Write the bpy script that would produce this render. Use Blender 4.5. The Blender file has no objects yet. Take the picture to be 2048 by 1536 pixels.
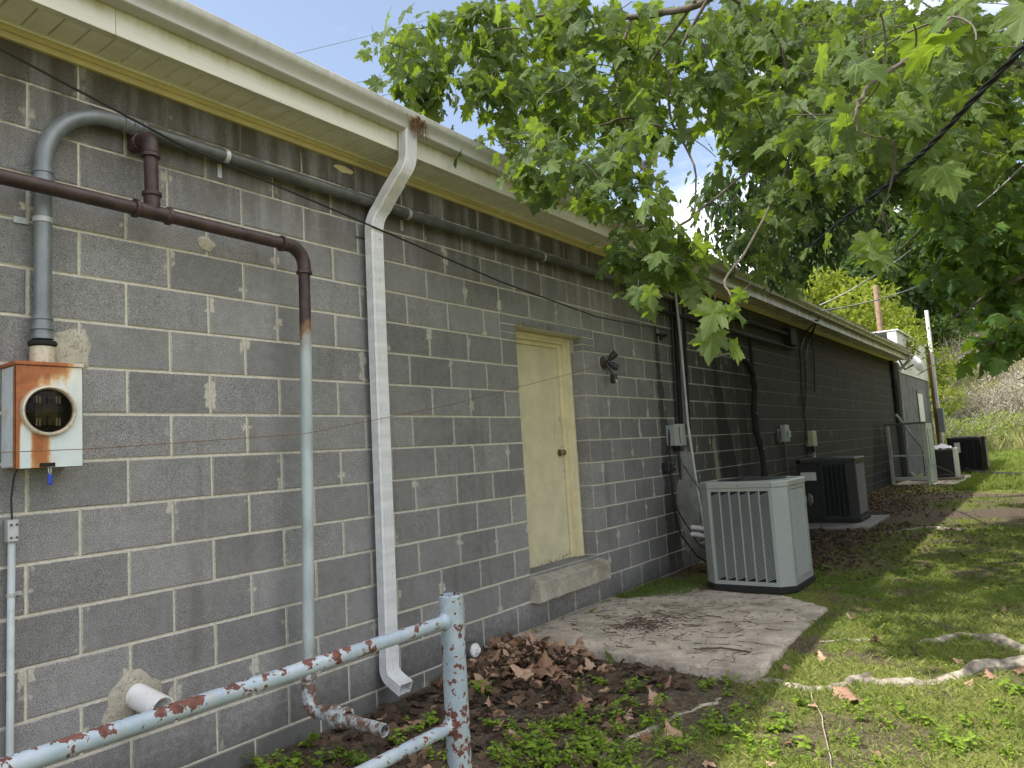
import bpy, math, random
import numpy as np
from mathutils import Vector, Matrix, noise as mnoise
random.seed(7); rng = np.random.default_rng(11)
S = bpy.context.scene
COL = S.collection
R = math.radians
# ------------------------------------------------------------------ camera, sky, sun, exposure
CAM = np.array([-1.61173, -3.37034, 1.33235]); YAW, PIT, ROL, FPX = 0.636207, 0.09685, -0.062063, 1455.3
FWD = np.array([math.cos(PIT)*math.cos(YAW), math.cos(PIT)*math.sin(YAW), math.sin(PIT)])
_r = np.array([math.sin(YAW), -math.cos(YAW), 0.0]); _u = np.cross(_r, FWD)
RGT = math.cos(ROL)*_r + math.sin(ROL)*_u; UPV = -math.sin(ROL)*_r + math.cos(ROL)*_u
cd = bpy.data.cameras.new('camera'); cam = bpy.data.objects.new('camera', cd); COL.objects.link(cam)
cd.sensor_width = 36.0; cd.lens = 36.0*FPX/2048; cd.clip_start = 0.05; cd.clip_end = 600
cam.matrix_world = Matrix(((RGT[0], UPV[0], -FWD[0], CAM[0]), (RGT[1], UPV[1], -FWD[1], CAM[1]),
                           (RGT[2], UPV[2], -FWD[2], CAM[2]), (0, 0, 0, 1)))
S.camera = cam
SUN_EL, SUN_AZ = 52.0, 145.0          # azimuth of the sun, degrees counter-clockwise from +X
w = bpy.data.worlds.new('World'); S.world = w; w.use_nodes = True
nt = w.node_tree; nt.nodes.clear()
def wn(t, **k):
    n = nt.nodes.new(t)
    for a, b in k.items(): setattr(n, a, b)
    return n
sky = wn('ShaderNodeTexSky', sky_type='NISHITA', sun_disc=False)
sky.sun_elevation = R(SUN_EL); sky.sun_rotation = R(90-SUN_AZ)
sky.air_density = 1.0; sky.dust_density = 1.0; sky.ozone_density = 0.35
bgs = wn('ShaderNodeBackground'); bgs.inputs[1].default_value = 0.088
bgc = wn('ShaderNodeBackground'); bgc.inputs[0].default_value = (1.0, 0.975, 0.945, 1); bgc.inputs[1].default_value = 1.25
tc = wn('ShaderNodeTexCoord'); sep = wn('ShaderNodeSeparateXYZ'); nt.links.new(tc.outputs['Generated'], sep.inputs[0])
zz = wn('ShaderNodeMath', operation='MAXIMUM'); zz.inputs[1].default_value = 0.03; nt.links.new(sep.outputs[2], zz.inputs[0])
za = wn('ShaderNodeMath', operation='ADD'); za.inputs[1].default_value = 0.12; nt.links.new(zz.outputs[0], za.inputs[0])
dv = wn('ShaderNodeVectorMath', operation='DIVIDE'); nt.links.new(tc.outputs['Generated'], dv.inputs[0])
cmb = wn('ShaderNodeCombineXYZ')
for i in range(3): nt.links.new(za.outputs[0], cmb.inputs[i])
nt.links.new(cmb.outputs[0], dv.inputs[1])
cn = wn('ShaderNodeTexNoise'); cn.inputs['Scale'].default_value = 0.62; cn.inputs['Detail'].default_value = 7; cn.inputs['Roughness'].default_value = 0.58
cmap = wn('ShaderNodeMapping'); cmap.inputs['Location'].default_value = (6.1, 9.4, 0.0)
nt.links.new(dv.outputs[0], cmap.inputs[0]); nt.links.new(cmap.outputs[0], cn.inputs['Vector'])
cr = wn('ShaderNodeMapRange', interpolation_type='SMOOTHSTEP'); cr.inputs[1].default_value = 0.44; cr.inputs[2].default_value = 0.62
nt.links.new(cn.outputs[0], cr.inputs[0])
cw = wn('ShaderNodeMath', operation='MULTIPLY'); cw.inputs[1].default_value = 0.90; nt.links.new(cr.outputs[0], cw.inputs[0])
ca = wn('ShaderNodeMath', operation='ADD'); ca.inputs[1].default_value = 0.05; nt.links.new(cw.outputs[0], ca.inputs[0]); cw = ca   # thin veil everywhere
mx = wn('ShaderNodeMixShader'); wo = wn('ShaderNodeOutputWorld')
nt.links.new(sky.outputs[0], bgs.inputs[0]); nt.links.new(cw.outputs[0], mx.inputs[0])
nt.links.new(bgs.outputs[0], mx.inputs[1]); nt.links.new(bgc.outputs[0], mx.inputs[2]); nt.links.new(mx.outputs[0], wo.inputs[0])
sl = bpy.data.lights.new('sun', 'SUN'); sl.energy = 2.5; sl.angle = R(0.6); sl.color = (1.0, 0.95, 0.86)
so = bpy.data.objects.new('sun', sl); COL.objects.link(so)
sd = Vector((math.cos(R(SUN_EL))*math.cos(R(SUN_AZ)), math.cos(R(SUN_EL))*math.sin(R(SUN_AZ)), math.sin(R(SUN_EL))))
so.rotation_euler = sd.to_track_quat('Z', 'Y').to_euler(); so.location = (0, 0, 30)
S.view_settings.view_transform = 'Standard'; S.view_settings.look = 'None'
S.view_settings.exposure = 1.4; S.view_settings.gamma = 1.0; S.view_settings.use_curve_mapping = False
S.cycles.max_bounces = 7; S.cycles.diffuse_bounces = 4; S.cycles.transmission_bounces = 4; S.cycles.transparent_max_bounces = 6

def at(u, v, d):                      # point seen at photo pixel (u, v), d metres in front of the camera
    r = FWD + RGT*(u-1024)/FPX - UPV*(v-768)/FPX
    return CAM + d*r
def atx(u, v, y=None, z=None, x=None):
    r = FWD + RGT*(u-1024)/FPX - UPV*(v-768)/FPX
    t = (y-CAM[1])/r[1] if y is not None else ((z-CAM[2])/r[2] if z is not None else (x-CAM[0])/r[0])
    return CAM + t*r
def pix(p):
    d = np.asarray(p) - CAM; wv = d @ FWD
    return 1024+FPX*(d @ RGT)/wv, 768-FPX*(d @ UPV)/wv, wv

# ------------------------------------------------------------------ mesh helpers
WLOC = {}
class MB:
    def __init__(s): s.v = []; s.f = []; s.n = 0; s.t = []
    def add(s, V, F, tone=None):
        V = np.asarray(V, float).reshape(-1, 3); o = s.n
        s.v.append(V); s.f += [tuple(i+o for i in f) for f in F]; s.n += len(V)
        s.t += [0.5 if tone is None else tone]*len(F); return s
    def box(s, x0, x1, y0, y1, z0, z1, tone=None):
        V = [(x, y, z) for x in (x0, x1) for y in (y0, y1) for z in (z0, z1)]
        return s.add(V, [(0, 1, 3, 2), (4, 6, 7, 5), (0, 4, 5, 1), (2, 3, 7, 6), (0, 2, 6, 4), (1, 5, 7, 3)], tone)
    def bbox(s, x0, x1, y0, y1, z0, z1, b=0.004):     # box with chamfered edges
        X = (x0, x1); Y = (y0, y1); Z = (z0, z1); V = []; idx = {}
        for i in (0, 1):
            for j in (0, 1):
                for k in (0, 1):
                    sx, sy, sz = (1-2*i)*b, (1-2*j)*b, (1-2*k)*b
                    for a, p in enumerate(((X[i], Y[j]+sy, Z[k]+sz), (X[i]+sx, Y[j], Z[k]+sz), (X[i]+sx, Y[j]+sy, Z[k]))):
                        idx[i, j, k, a] = len(V); V.append(p)
        F = []
        for i in (0, 1):
            q = [idx[i, 0, 0, 0], idx[i, 0, 1, 0], idx[i, 1, 1, 0], idx[i, 1, 0, 0]]; F.append(q if i == 0 else q[::-1])
            q = [idx[0, i, 0, 1], idx[1, i, 0, 1], idx[1, i, 1, 1], idx[0, i, 1, 1]]; F.append(q if i == 0 else q[::-1])
            q = [idx[0, 0, i, 2], idx[0, 1, i, 2], idx[1, 1, i, 2], idx[1, 0, i, 2]]; F.append(q if i == 0 else q[::-1])
            for j in (0, 1):
                F.append([idx[i, j, 0, 0], idx[i, j, 1, 0], idx[i, j, 1, 1], idx[i, j, 0, 1]])
                F.append([idx[i, 0, j, 0], idx[i, 1, j, 0], idx[i, 1, j, 2], idx[i, 0, j, 2]])
                F.append([idx[0, i, j, 1], idx[1, i, j, 1], idx[1, i, j, 2], idx[0, i, j, 2]])
                for k in (0, 1): F.append([idx[i, j, k, 0], idx[i, j, k, 1], idx[i, j, k, 2]])
        return s.add(V, F)
    def tube(s, P, r, n=8, cap=True, tone=None, hole=0):
        P = [np.asarray(p, float) for p in P]; m = len(P)
        if np.isscalar(r): r = [r]*m
        V = []; F = []; a = None
        for i in range(m):
            t = P[min(i+1, m-1)]-P[max(i-1, 0)]; t = t/(np.linalg.norm(t)+1e-12)
            if a is None:
                a = np.cross(t, (0, 0, 1.0)) if abs(t[2]) < .9 else np.cross(t, (1.0, 0, 0))
            a = a - t*(a @ t); a = a/(np.linalg.norm(a)+1e-12); b = np.cross(t, a)
            for k in range(n):
                q = 2*math.pi*k/n; V.append(P[i]+r[i]*(math.cos(q)*a+math.sin(q)*b))
        for i in range(m-1):
            for k in range(n):
                F.append((i*n+k, i*n+(k+1) % n, (i+1)*n+(k+1) % n, (i+1)*n+k))
        if cap: F.append(tuple(range(n))[::-1]); F.append(tuple(range((m-1)*n, m*n)))
        return s.add(V, F, tone)
    def lathe(s, prof, o, axis, n=20):                # prof: (radius, height) along axis from o
        o = np.asarray(o, float); ax = np.asarray(axis, float); ax = ax/np.linalg.norm(ax)
        a = np.cross(ax, (0, 0, 1.0)) if abs(ax[2]) < .9 else np.cross(ax, (1.0, 0, 0)); a /= np.linalg.norm(a); b = np.cross(ax, a)
        V = []; F = []
        for rr, h in prof:
            for k in range(n):
                q = 2*math.pi*k/n; V.append(o+ax*h+max(rr, 1e-4)*(math.cos(q)*a+math.sin(q)*b))
        for i in range(len(prof)-1):
            for k in range(n): F.append((i*n+k, i*n+(k+1) % n, (i+1)*n+(k+1) % n, (i+1)*n+k))
        return s.add(V, F)
    def sweep(s, sec, frames, cap=False):             # sec: 2-D closed section; frames: (origin, axis a, axis b)
        n = len(sec); V = []; F = []
        for o, a, b in frames:
            for p, q in sec: V.append(np.asarray(o)+p*np.asarray(a)+q*np.asarray(b))
        for i in range(len(frames)-1):
            for k in range(n): F.append((i*n+k, i*n+(k+1) % n, (i+1)*n+(k+1) % n, (i+1)*n+k))
        if cap: F.append(tuple(range(n))[::-1]); F.append(tuple(range((len(frames)-1)*n, len(frames)*n)))
        return s.add(V, F)
    def mesh(s, name, mat, smooth=False, off=(0, 0, 0)):
        V = np.concatenate(s.v)-np.asarray(off, float)
        me = bpy.data.meshes.new(name); me.from_pydata(V.tolist(), [], s.f); me.materials.append(mat)
        if smooth:
            me.shade_smooth(); me.set_sharp_from_angle(angle=R(38))
        if any(t != 0.5 for t in s.t):
            a = me.attributes.new('tone', 'FLOAT', 'FACE'); a.data.foreach_set('value', np.asarray(s.t, dtype=np.float32))
        me.update(); return me
    def build(s, name, mat, parent=None, smooth=False):
        off = WLOC.get(parent.name, (0, 0, 0)) if parent else (0, 0, 0)
        return link(name, s.mesh(name, mat, smooth, off), parent)
def link(name, me, parent=None, world=None):
    o = bpy.data.objects.new(name, me); COL.objects.link(o)
    base = np.asarray(WLOC.get(parent.name, (0, 0, 0))) if parent else np.zeros(3)
    if parent: o.parent = parent
    if world is not None: o.location = np.asarray(world)-base; WLOC[o.name] = tuple(world)
    else: WLOC[o.name] = tuple(base)
    return o
def tag(o, label=None, cat=None, group=None, kind=None):
    for k, v in (('label', label), ('category', cat), ('group', group), ('kind', kind)):
        if v: o[k] = v
    return o
def thing(name, label, cat, loc=(0, 0, 0), group=None):
    o = bpy.data.objects.new(name, None); o.empty_display_size = .1; COL.objects.link(o); o.location = loc
    WLOC[o.name] = tuple(loc); return tag(o, label, cat, group)
def bulk(name, V, F, mat, tone=None, parent=None, smooth=False):    # V (n,3), F (m,k) arrays
    off = np.asarray(WLOC.get(parent.name, (0, 0, 0))) if parent else np.zeros(3)
    V = (np.asarray(V, np.float32)-off).astype(np.float32); F = np.asarray(F, np.int32); k = F.shape[1]
    me = bpy.data.meshes.new(name); me.vertices.add(len(V)); me.vertices.foreach_set('co', V.ravel())
    me.loops.add(F.size); me.loops.foreach_set('vertex_index', F.ravel())
    me.polygons.add(len(F)); me.polygons.foreach_set('loop_start', np.arange(0, F.size, k, dtype=np.int32))
    me.materials.append(mat)
    if tone is not None:
        a = me.attributes.new('tone', 'FLOAT', 'FACE'); a.data.foreach_set('value', np.asarray(tone, np.float32))
    me.update(calc_edges=True)
    if smooth: me.shade_smooth()
    return link(name, me, parent)

# ------------------------------------------------------------------ material helpers
class M:
    def __init__(s, name):
        s.m = bpy.data.materials.new(name); s.m.use_nodes = True; s.t = s.m.node_tree; s.t.nodes.clear()
        s.out = s.t.nodes.new('ShaderNodeOutputMaterial'); s.p = s.t.nodes.new('ShaderNodeBsdfPrincipled')
        s.t.links.new(s.p.outputs[0], s.out.inputs[0])
        s.geo = s.t.nodes.new('ShaderNodeNewGeometry'); s.pos = s.geo.outputs['Position']
    def put(s, inp, v):
        if isinstance(v, bpy.types.NodeSocket): s.t.links.new(v, inp)
        elif v is not None:
            if inp.type == 'RGBA' and len(v) == 3: v = (*v, 1)
            inp.default_value = v
    def nd(s, typ, ins, out=0, **k):
        n = s.t.nodes.new(typ)
        for a, b in k.items(): setattr(n, a, b)
        for i, v in (ins.items() if isinstance(ins, dict) else enumerate(ins)): s.put(n.inputs[i], v)
        return n.outputs[out]
    def ma(s, op, a, b=None, c=None, clamp=False): return s.nd('ShaderNodeMath', [a, b, c], operation=op, use_clamp=clamp)
    def noise(s, scale, detail=3, rough=.55, vec=None, stretch=None, out=0):
        v = vec if vec is not None else s.pos
        if stretch: v = s.nd('ShaderNodeVectorMath', [v, stretch], operation='MULTIPLY')
        return s.nd('ShaderNodeTexNoise', {'Vector': v, 'Scale': scale, 'Detail': detail, 'Roughness': rough}, out=out)
    def ramp(s, v, a, b, lo=0., hi=1.): return s.nd('ShaderNodeMapRange', [v, a, b, lo, hi], interpolation_type='SMOOTHSTEP')
    def mix(s, f, a, b, mode='MIX'):
        n = s.t.nodes.new('ShaderNodeMix'); n.data_type = 'RGBA'; n.blend_type = mode
        s.put(n.inputs[0], f); s.put(n.inputs[6], a); s.put(n.inputs[7], b); return n.outputs[2]
    def xyz(s, v=None):
        n = s.t.nodes.new('ShaderNodeSeparateXYZ'); s.t.links.new(v if v is not None else s.pos, n.inputs[0]); return n.outputs
    def bump(s, h, strength=.3, dist=.005, nrm=None):
        o = s.nd('ShaderNodeBump', {'Height': h, 'Strength': strength, 'Distance': dist})
        s.put(s.p.inputs['Normal'], o); return o
    def set(s, **k):
        for a, b in k.items(): s.put(s.p.inputs[a.replace('_', ' ')], b)
        return s
    def attr(s, name): return s.nd('ShaderNodeAttribute', [], out=2, attribute_name=name)
def plain(name, c, rough=.6, metal=0., var=.25, scale=12, bump=0., bscale=60, spec=.5, dirt=None, dirt_s=3.0):
    m = M(name); n = m.noise(scale, 4, .6)
    f = m.ramp(n, .3, .7)
    col = m.mix(f, tuple(x*(1-var) for x in c), tuple(min(1, x*(1+var*.6)) for x in c))
    if dirt: col = m.mix(m.ma('MULTIPLY', m.ramp(m.noise(dirt_s, 5, .65), .48, .75), .75), col, dirt)
    m.set(Base_Color=col, Roughness=m.ma('ADD', rough-.08, m.ma('MULTIPLY', n, .16)), Metallic=metal)
    m.p.inputs['Specular IOR Level'].default_value = spec
    if bump: m.bump(m.noise(bscale, 4, .6), bump, .004)
    return m.m
# ------------------------------------------------------------------ materials
BL, BH = 0.4064, 0.2032
def block_mat():
    m = M('concrete_block'); x, y, z = m.xyz()
    row = m.ma('FLOOR', m.ma('DIVIDE', z, BH)); par = m.ma('MODULO', m.ma('ADD', row, 20), 2.)
    xs = m.ma('ADD', m.ma('DIVIDE', x, BL), m.ma('MULTIPLY', par, .5)); cell = m.ma('FLOOR', xs)
    fx = m.ma('MULTIPLY', m.ma('FRACT', xs), BL); fz = m.ma('MULTIPLY', m.ma('FRACT', m.ma('DIVIDE', z, BH)), BH)
    dx = m.ma('MINIMUM', fx, m.ma('SUBTRACT', BL, fx)); dz = m.ma('MINIMUM', fz, m.ma('SUBTRACT', BH, fz))
    cv = m.nd('ShaderNodeCombineXYZ', [cell, row, 0.])
    rnd = m.nd('ShaderNodeTexWhiteNoise', {'Vector': cv}, noise_dimensions='3D')
    tone = m.ma('MULTIPLY_ADD', m.ma('SUBTRACT', rnd, .5), .32, 1.)
    big = m.noise(3.2, 5, .6); mid = m.noise(24, 4, .65)
    fine = m.noise(230, 3, .75); pit = m.noise(330, 2, .6)
    g = m.ma('MULTIPLY', tone, m.ma('MULTIPLY_ADD', m.ma('SUBTRACT', big, .5), .6, 1.))
    g = m.ma('MULTIPLY', g, m.ma('MULTIPLY_ADD', m.ma('SUBTRACT', mid, .5), .55, 1.))
    g = m.ma('MULTIPLY', g, m.ma('MULTIPLY_ADD', m.ma('SUBTRACT', fine, .5), 3.0, 1., clamp=False))
    g = m.ma('MULTIPLY', g, m.ramp(pit, .33, .45, .25, 1.))
    col = m.mix(1., (.292, .285, .284), m.nd('ShaderNodeCombineColor', [g, g, g]), 'MULTIPLY')
    col = m.mix(m.ma('MULTIPLY', m.ramp(x, 3.9, 7.6), .92), col, (.032, .031, .025))  # right half darkened along x: tree shade put into the colour, plus grime
    # pale wash and lime bloom low down
    col = m.mix(m.ma('MULTIPLY', m.ramp(m.noise(6.5, 6, .7), .58, .80), .34), col, (.50, .49, .46))
    run = m.ma('MULTIPLY', m.ramp(m.noise(1.5, 6, .68, stretch=(3.5, 1, .28)), .50, .74), .42)
    col = m.mix(run, col, (.12, .11, .095))
    col = m.mix(m.ma('MULTIPLY', m.ramp(m.noise(1.1, 5, .7, stretch=(1, 1, 1.6)), .55, .75), .30), col, (.52, .49, .44))
    # mortar smeared over the block edges, wider at some head joints
    jn = m.noise(42, 4, .65); jl = m.noise(5.5, 3, .6)
    wid = m.ma('ADD', .0022, m.ma('MULTIPLY', jn, .0098))
    sm = m.ramp(m.ma('SUBTRACT', m.ma('MINIMUM', dx, dz), wid), .0000, .0030, 1., 0.)
    blob = m.ma('MULTIPLY', m.ramp(m.noise(3.3, 2, .5, stretch=(1, 1, 2.2)), .585, .63), m.ramp(m.ma('SUBTRACT', dx, m.ma('MULTIPLY', jn, .055)), .0, .004, 1., 0.))
    face = m.ramp(m.ma('ABSOLUTE', m.xyz(m.geo.outputs['Normal'])[1]), .55, .8)
    mort = m.ma('MULTIPLY', m.ma('MAXIMUM', sm, m.ma('MULTIPLY', blob, .8)), face); mort = m.ma('MULTIPLY', mort, m.ramp(x, 4., 10., 1., .26))  # smears fade along x, following the tree shade painted on the blocks
    mcol = m.mix(m.ramp(m.noise(60, 3, .6), .3, .7), (.44, .415, .355), (.63, .59, .505))
    col = m.mix(mort, col, mcol)
    # brownish run-off under the eave, black mildew runs and blotches on the damp right half
    st = m.noise(2.2, 5, .62, stretch=(3.2, 1, .32))
    top = m.ma('MULTIPLY', m.ramp(z, 2.35, 3.2), m.ramp(st, .30, .58))
    col = m.mix(m.ma('MULTIPLY', top, .82), col, (.070, .055, .035))
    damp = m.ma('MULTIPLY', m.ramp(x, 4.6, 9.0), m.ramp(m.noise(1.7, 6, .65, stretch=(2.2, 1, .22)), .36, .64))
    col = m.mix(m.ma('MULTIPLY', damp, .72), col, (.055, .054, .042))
    dn = m.noise(9, 4, .6)
    def streak(cx, slope, z0, half, grow, c, k=.9, col=None):
        d = m.ma('SUBTRACT', z0, z)
        ax = m.ma('ABSOLUTE', m.ma('SUBTRACT', x, m.ma('MULTIPLY_ADD', d, slope, cx)))
        hw = m.ma('ADD', m.ma('MULTIPLY_ADD', d, grow, half), m.ma('MULTIPLY', m.ma('SUBTRACT', dn, .5), .22))
        e = m.ma('MULTIPLY', m.ramp(m.ma('SUBTRACT', ax, hw), -.03, .02, 1., 0.), m.ramp(d, 0., .12))
        return m.mix(m.ma('MULTIPLY', e, k), col, c)
    col = streak(7.25, .16, 2.46, .05, .16, (.022, .021, .018), .92, col)
    col = streak(7.02, .12, 1.45, .06, .02, (.36, .34, .25), .55, col)
    col = streak(5.62, .02, 2.9, .02, .06, (.03, .03, .027), .75, col)
    col = streak(8.0, .12, 2.5, .08, .10, (.035, .035, .03), .7, col)
    col = streak(17.2, 0., 1.6, .3, .55, (.018, .018, .02), .85, col)
    # damp foot
    col = m.mix(m.ma('MULTIPLY', m.ramp(m.ma('ADD', z, m.ma('MULTIPLY', mid, .25)), .12, .34, 1., 0.), .55), col, (.075, .072, .066))
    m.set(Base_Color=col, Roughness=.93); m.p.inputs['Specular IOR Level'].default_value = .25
    h = m.ma('ADD', m.ma('MULTIPLY', fine, .7), m.ma('MULTIPLY', pit, .6))
    m.bump(m.ma('MULTIPLY', h, m.ma('MULTIPLY_ADD', mort, -.75, 1.)), .9, .006)
    return m.m
MT = {}
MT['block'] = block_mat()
def mortar_mat():
    m = M('mortar'); n = m.noise(55, 4, .6)
    col = m.mix(m.ramp(n, .3, .7), (.50, .47, .40), (.66, .62, .53)); x, y, z = m.xyz()
    col = m.mix(m.ma('MULTIPLY', m.ramp(m.noise(2.2, 5, .6, stretch=(3, 1, .4)), .4, .62), m.ramp(z, 2.5, 3.2)), col, (.11, .09, .06))
    col = m.mix(m.ma('MULTIPLY', m.ramp(x, 4.3, 9.5), .78), col, (.085, .082, .060))  # joints darken along x as well: tree shade painted into the mortar
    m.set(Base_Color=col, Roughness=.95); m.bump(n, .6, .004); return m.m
MT['mortar'] = mortar_mat()
def brick_mat():
    m = M('grey_brick'); n = m.noise(150, 3, .7); b = m.noise(7, 3)
    col = m.mix(n, (.14, .145, .15), (.30, .30, .31)); col = m.mix(m.ramp(b, .45, .7), col, (.16, .155, .14))
    m.set(Base_Color=col, Roughness=.9); m.bump(n, .6, .004); return m.m
MT['brick'] = brick_mat()
def concrete_mat(name, c, litter=False):
    m = M(name); n = m.noise(4, 6, .65); f = m.noise(140, 3, .7); a = m.noise(22, 4, .6)
    col = m.mix(m.ramp(n, .3, .7), tuple(x*.68 for x in c), tuple(x*1.2 for x in c))
    col = m.mix(m.ma('MULTIPLY', m.ramp(f, .56, .66), .6), col, (.13, .115, .10))
    col = m.mix(m.ma('MULTIPLY', m.ramp(f, .42, .34), .45), col, (.55, .53, .49))
    col = m.mix(m.ma('MULTIPLY', m.ramp(m.noise(2.1, 6, .72), .48, .66), .50), col, (.19, .145, .105))
    col = m.mix(m.ma('MULTIPLY', m.ramp(m.noise(55, 4, .75), .54, .62), .5), col, (.12, .10, .08))
    if litter: col = m.mix(m.ma('MULTIPLY', m.ramp(m.noise(1.3, 5, .7), .52, .72), .5), col, (.13, .135, .06))
    m.set(Base_Color=col, Roughness=.94); m.bump(m.ma('ADD', f, m.ma('MULTIPLY', a, 1.2)), .8, .006); return m.m
MT['concrete'] = concrete_mat('pad_concrete', (.60, .515, .43), True)
MT['sill'] = concrete_mat('sill_concrete', (.47, .43, .36))
MT['render'] = concrete_mat('cement_render', (.24, .24, .235))
MT['patch'] = concrete_mat('patch_mortar', (.48, .44, .36))
def yellow_mat(name, c, rust=False):
    m = M(name); n = m.noise(5, 5, .65); x, y, z = m.xyz()
    col = m.mix(m.ramp(n, .3, .72), tuple(v*.82 for v in c), c)
    col = m.mix(m.ma('MULTIPLY', m.ramp(m.noise(3.1, 6, .7, stretch=(2.5, 2, .5)), .54, .78), .5), col, (.36, .30, .17))
    if rust:
        k = m.ma('MULTIPLY', m.ramp(x, 3.85, 3.91), m.ramp(m.ma('ABSOLUTE', m.ma('SUBTRACT', z, 1.45)), .10, .45, 1., 0.))
        k = m.ma('MAXIMUM', k, m.ramp(m.ma('ADD', z, m.ma('MULTIPLY', x, -.10)), .04, .10, 1., 0.))
        col = m.mix(m.ma('MULTIPLY', k, m.ramp(m.noise(28, 5, .7), .5, .62)), col, (.20, .09, .03))
    m.set(Base_Color=col, Roughness=.55); m.bump(m.noise(40, 4, .6), .18, .003); return m.m
MT['door'] = yellow_mat('door_paint', (.74, .67, .46), True)
MT['frieze'] = yellow_mat('frieze_paint', (.64, .54, .29))
MT['frame'] = yellow_mat('frame_paint', (.77, .68, .44))
def trim_mat(name, c, dirtc=(.30, .27, .15), zlo=3.30, zhi=3.44, amt=.6):
    m = M(name); n = m.noise(2.5, 5, .6, stretch=(.6, 4, 8)); x, y, z = m.xyz()
    col = m.mix(m.ramp(n, .35, .7), tuple(v*.85 for v in c), c)
    k = m.ma('MULTIPLY', m.ramp(z, zlo, zhi), m.ramp(m.noise(6, 5, .65, stretch=(2.5, 1, .6)), .38, .7))
    col = m.mix(m.ma('MULTIPLY', k, amt), col, dirtc)
    col = m.mix(m.ma('MULTIPLY', m.ramp(m.noise(60, 3, .6, stretch=(1, 1, .35)), .66, .74), .5), col, (.16, .14, .10))
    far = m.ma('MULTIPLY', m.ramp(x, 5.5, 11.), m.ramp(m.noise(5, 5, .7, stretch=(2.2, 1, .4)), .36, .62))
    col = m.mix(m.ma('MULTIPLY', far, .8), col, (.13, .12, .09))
    m.set(Base_Color=col, Roughness=.42); m.bump(m.noise(9, 3), .08, .01); return m.m
MT['gutter'] = trim_mat('gutter_paint', (.53, .52, .485), (.24, .22, .16), 3.36, 3.50, .55)
MT['fascia'] = trim_mat('fascia_paint', (.74, .715, .63), (.42, .36, .16), 3.28, 3.40, .8)
MT['soffit'] = trim_mat('soffit_vinyl', (.88, .86, .80), (.50, .47, .38), 3.2, 3.3, .35)
MT['white'] = trim_mat('downspout_paint', (.76, .755, .76), (.45, .40, .28), 2.55, 3.3, .45)
MT['dark_void'] = plain('shadow_gap', (.012, .012, .012), .9)
def galv(name, c, dirt=None):
    m = M(name); n = m.noise(14, 5, .65, stretch=(1, 1, .5))
    col = m.mix(m.ramp(n, .3, .7), tuple(v*.7 for v in c), c)
    if dirt: col = m.mix(m.ma('MULTIPLY', m.ramp(m.noise(3.3, 5, .65), .45, .62), .75), col, dirt)
    m.set(Base_Color=col, Roughness=m.ma('MULTIPLY_ADD', n, .3, .32), Metallic=.35); m.bump(m.noise(70, 3), .1, .002); return m.m
MT['galv'] = galv('weathered_galvanised', (.245, .265, .28))
MT['galv_dark'] = galv('grimy_galvanised', (.145, .15, .145), (.075, .07, .06))
MT['strap'] = galv('bright_zinc', (.55, .56, .57))
MT['greypaint'] = plain('grey_paint', (.55, .60, .64), .5, var=.18, dirt=(.28, .28, .26))
def pipe_mat():
    m = M('steam_pipe_paint'); x, y, z = m.xyz(); n = m.noise(11, 5, .65)
    iron = m.mix(m.ramp(n, .3, .72), (.026, .015, .015), (.072, .038, .034))
    blue = m.mix(m.ramp(m.noise(6, 5, .65, stretch=(1, 1, .45)), .3, .7), (.32, .365, .37), (.47, .53, .545))
    rust = m.mix(n, (.13, .055, .022), (.27, .15, .075))
    zz = m.ma('ADD', z, m.ma('MULTIPLY', m.ma('SUBTRACT', m.noise(7, 5, .65, stretch=(1, 1, .35)), .5), .34))
    col = m.mix(m.ramp(zz, 2.03, 2.08), m.mix(m.ramp(zz, 1.90, 2.0), blue, m.mix(.55, rust, blue)), iron)
    col = m.mix(m.ma('MULTIPLY', m.ramp(zz, 2.0, 2.06), m.ramp(zz, 2.13, 2.08)), col, rust)
    low = m.ma('MULTIPLY', m.ramp(zz, .5, .18), m.ramp(m.noise(24, 5, .7), .44, .54))
    col = m.mix(low, col, m.mix(n, (.10, .045, .03), (.22, .13, .10)))
    spot = m.ramp(m.noise(30, 4, .6), .70, .75); col = m.mix(m.ma('MULTIPLY', spot, m.ramp(z, 2.0, 1.9)), col, (.14, .06, .03))
    m.set(Base_Color=col, Roughness=.52); m.bump(m.noise(45, 4, .65), .35, .004); return m.m
MT['pipe'] = pipe_mat()
def flake_mat(name='flaking_blue_paint', thr=.552):
    m = M(name); x, y, z = m.xyz(); n = m.noise(24, 6, .66); n2 = m.noise(5.5, 3, .6); up = m.xyz(m.geo.outputs['Normal'])[2]
    k = m.ma('ADD', m.ma('MULTIPLY', n, .72), m.ma('MULTIPLY', n2, .32)); k = m.ma('ADD', k, m.ma('MULTIPLY', up, .022))
    f = m.ramp(k, thr, thr+.012); sm = m.ramp(m.noise(44, 4, .6), .665, .69); f = m.ma('MAXIMUM', f, sm)
    blue = m.mix(m.ramp(m.noise(4, 5, .65), .3, .7), (.235, .30, .365), (.375, .44, .51))
    blue = m.mix(m.ma('MULTIPLY', m.ramp(k, thr-.045, thr), .35), blue, (.55, .52, .46))
    run = m.ma('MULTIPLY', m.ramp(m.noise(9, 5, .7, stretch=(3, 3, .4)), .56, .70), .5); blue = m.mix(run, blue, (.40, .30, .17))
    rust = m.mix(m.ramp(m.noise(50, 4), .3, .7), (.085, .030, .026), (.17, .062, .045))
    m.set(Base_Color=m.mix(f, blue, rust), Roughness=m.ma('MULTIPLY_ADD', f, .35, .42))
    m.bump(m.ma('ADD', m.ma('MULTIPLY', f, -1.), m.ma('MULTIPLY', m.noise(60, 3), .15)), .8, .004); return m.m
MT['flake'] = flake_mat(); MT['flake_post'] = flake_mat('flaking_post_paint', .562)
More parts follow.
